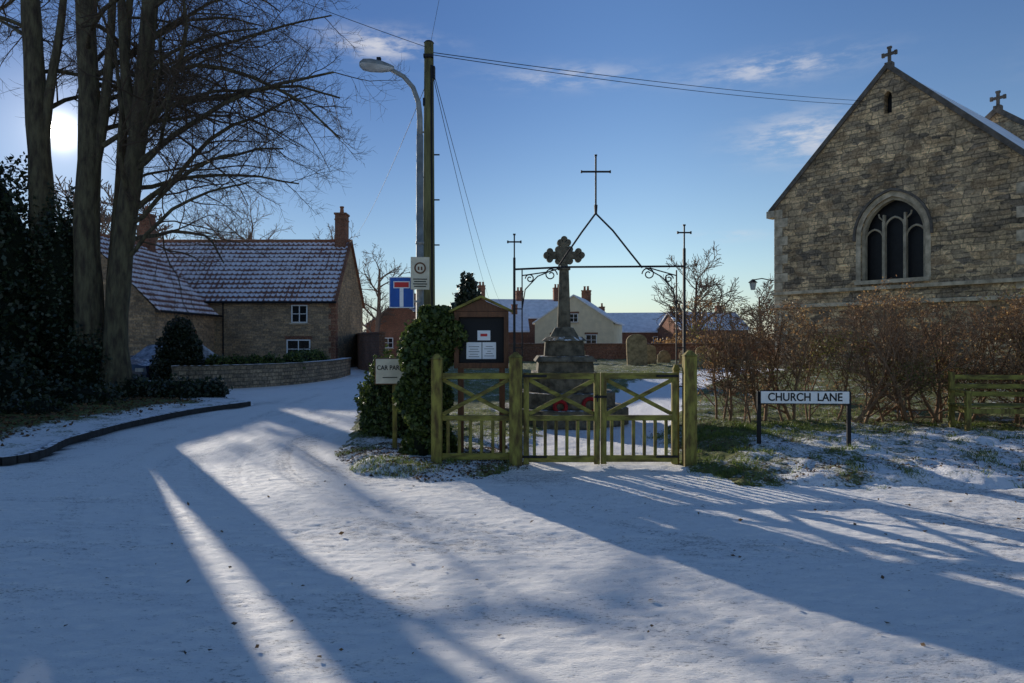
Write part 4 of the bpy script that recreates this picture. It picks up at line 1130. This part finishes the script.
# sky colour dimmed round the sun so its disc stands out, deeper blue overhead
skc = mixc(nt, 1., skc, mixc(nt, sstep(nt, dt.outputs['Value'], .70, 1.0), (1, 1, 1), (.50, .55, .64)), 'MULTIPLY')
skc = mixc(nt, 1., skc, mixc(nt, sstep(nt, sx.outputs[2], .10, .45), (1, 1, 1), (.66, .78, .95)), 'MULTIPLY')
hz = mth(nt, 'MULTIPLY', mth(nt, 'SUBTRACT', 1., sstep(nt, sx.outputs[2], -.02, .12)), .45)
skc = mixc(nt, hz, skc, (3.1, 3.9, 5.1))
az = mth(nt, 'ARCTAN2', sx.outputs[0], sx.outputs[1]); el = mth(nt, 'ARCSINE', sx.outputs[2])
cb = nt.nodes.new('ShaderNodeCombineXYZ'); L(nt, mth(nt, 'MULTIPLY', az, 6.), cb.inputs[0]); L(nt, mth(nt, 'MULTIPLY', el, 26.), cb.inputs[1])
L(nt, mth(nt, 'MULTIPLY', az, 3.), cb.inputs[2])
cn = noise(nt, cb.outputs[0], 2.1, 5, .65)
tot = None
for a0, e0, wa, we, st in ((-10.8, 23.0, 4.2, 1.0, 1.), (4.5, 21.0, 5.5, .8, .6), (21, 20.4, 5.5, .9, .8), (23.2, 15.3, 4.0, 1.5, 1.), (17.5, 8.3, 2.5, .4, .5), (50, 18, 8, 1.6, .6)):
    u = mth(nt, 'DIVIDE', mth(nt, 'SUBTRACT', az, math.radians(a0)), math.radians(wa)); v = mth(nt, 'DIVIDE', mth(nt, 'SUBTRACT', el, math.radians(e0)), math.radians(we))
    q = mth(nt, 'ADD', mth(nt, 'MULTIPLY', u, u), mth(nt, 'MULTIPLY', v, v))
    g = mth(nt, 'MULTIPLY', mth(nt, 'EXPONENT', mth(nt, 'MULTIPLY', q, -1.)), st)
    tot = g if tot is None else mth(nt, 'ADD', tot, g)
cf = mth(nt, 'MULTIPLY', mth(nt, 'MINIMUM', tot, 1.), sstep(nt, cn, .38, .66))
c = mixc(nt, mth(nt, 'MULTIPLY', cf, .8), skc, (5.6, 5.6, 5.9))
dd = mth(nt, 'MAXIMUM', dt.outputs['Value'], 0.)
glow = mth(nt, 'ADD', mth(nt, 'ADD', mth(nt, 'MULTIPLY', mth(nt, 'POWER', dd, 6000.), 14.), mth(nt, 'MULTIPLY', mth(nt, 'POWER', dd, 400.), 2.4)),
           mth(nt, 'MULTIPLY', sstep(nt, dt.outputs['Value'], math.cos(math.radians(.75)), math.cos(math.radians(.50))), 350.))
ad = nt.nodes.new('ShaderNodeMix'); ad.data_type = 'RGBA'; ad.blend_type = 'ADD'; ad.inputs[0].default_value = 1
gc = nt.nodes.new('ShaderNodeVectorMath'); gc.operation = 'SCALE'; gc.inputs[0].default_value = (1, .95, .84); L(nt, glow, gc.inputs['Scale'])
L(nt, c, ad.inputs[6]); L(nt, gc.outputs[0], ad.inputs[7]); L(nt, ad.outputs[2], bg.inputs[0])

sl = bpy.data.lights.new('sun', 'SUN'); sl.energy = 5.; sl.angle = math.radians(.5); sl.color = (1, .92, .80)
so = bpy.data.objects.new('sun', sl); col.objects.link(so); so.rotation_euler = sd.to_track_quat('Z', 'Y').to_euler(); so.location = (0, 0, 30)
cam = bpy.data.cameras.new('camera'); co = bpy.data.objects.new('camera', cam); col.objects.link(co)
co.location = (0, 0, 1.6); co.rotation_euler = (math.radians(90), 0, 0); cam.lens = 24; cam.sensor_width = 36; cam.clip_end = 6000; cam.shift_y = -.0015
sc.camera = co
sc.view_settings.view_transform = 'Standard'; sc.view_settings.look = 'None'; sc.view_settings.exposure = 0
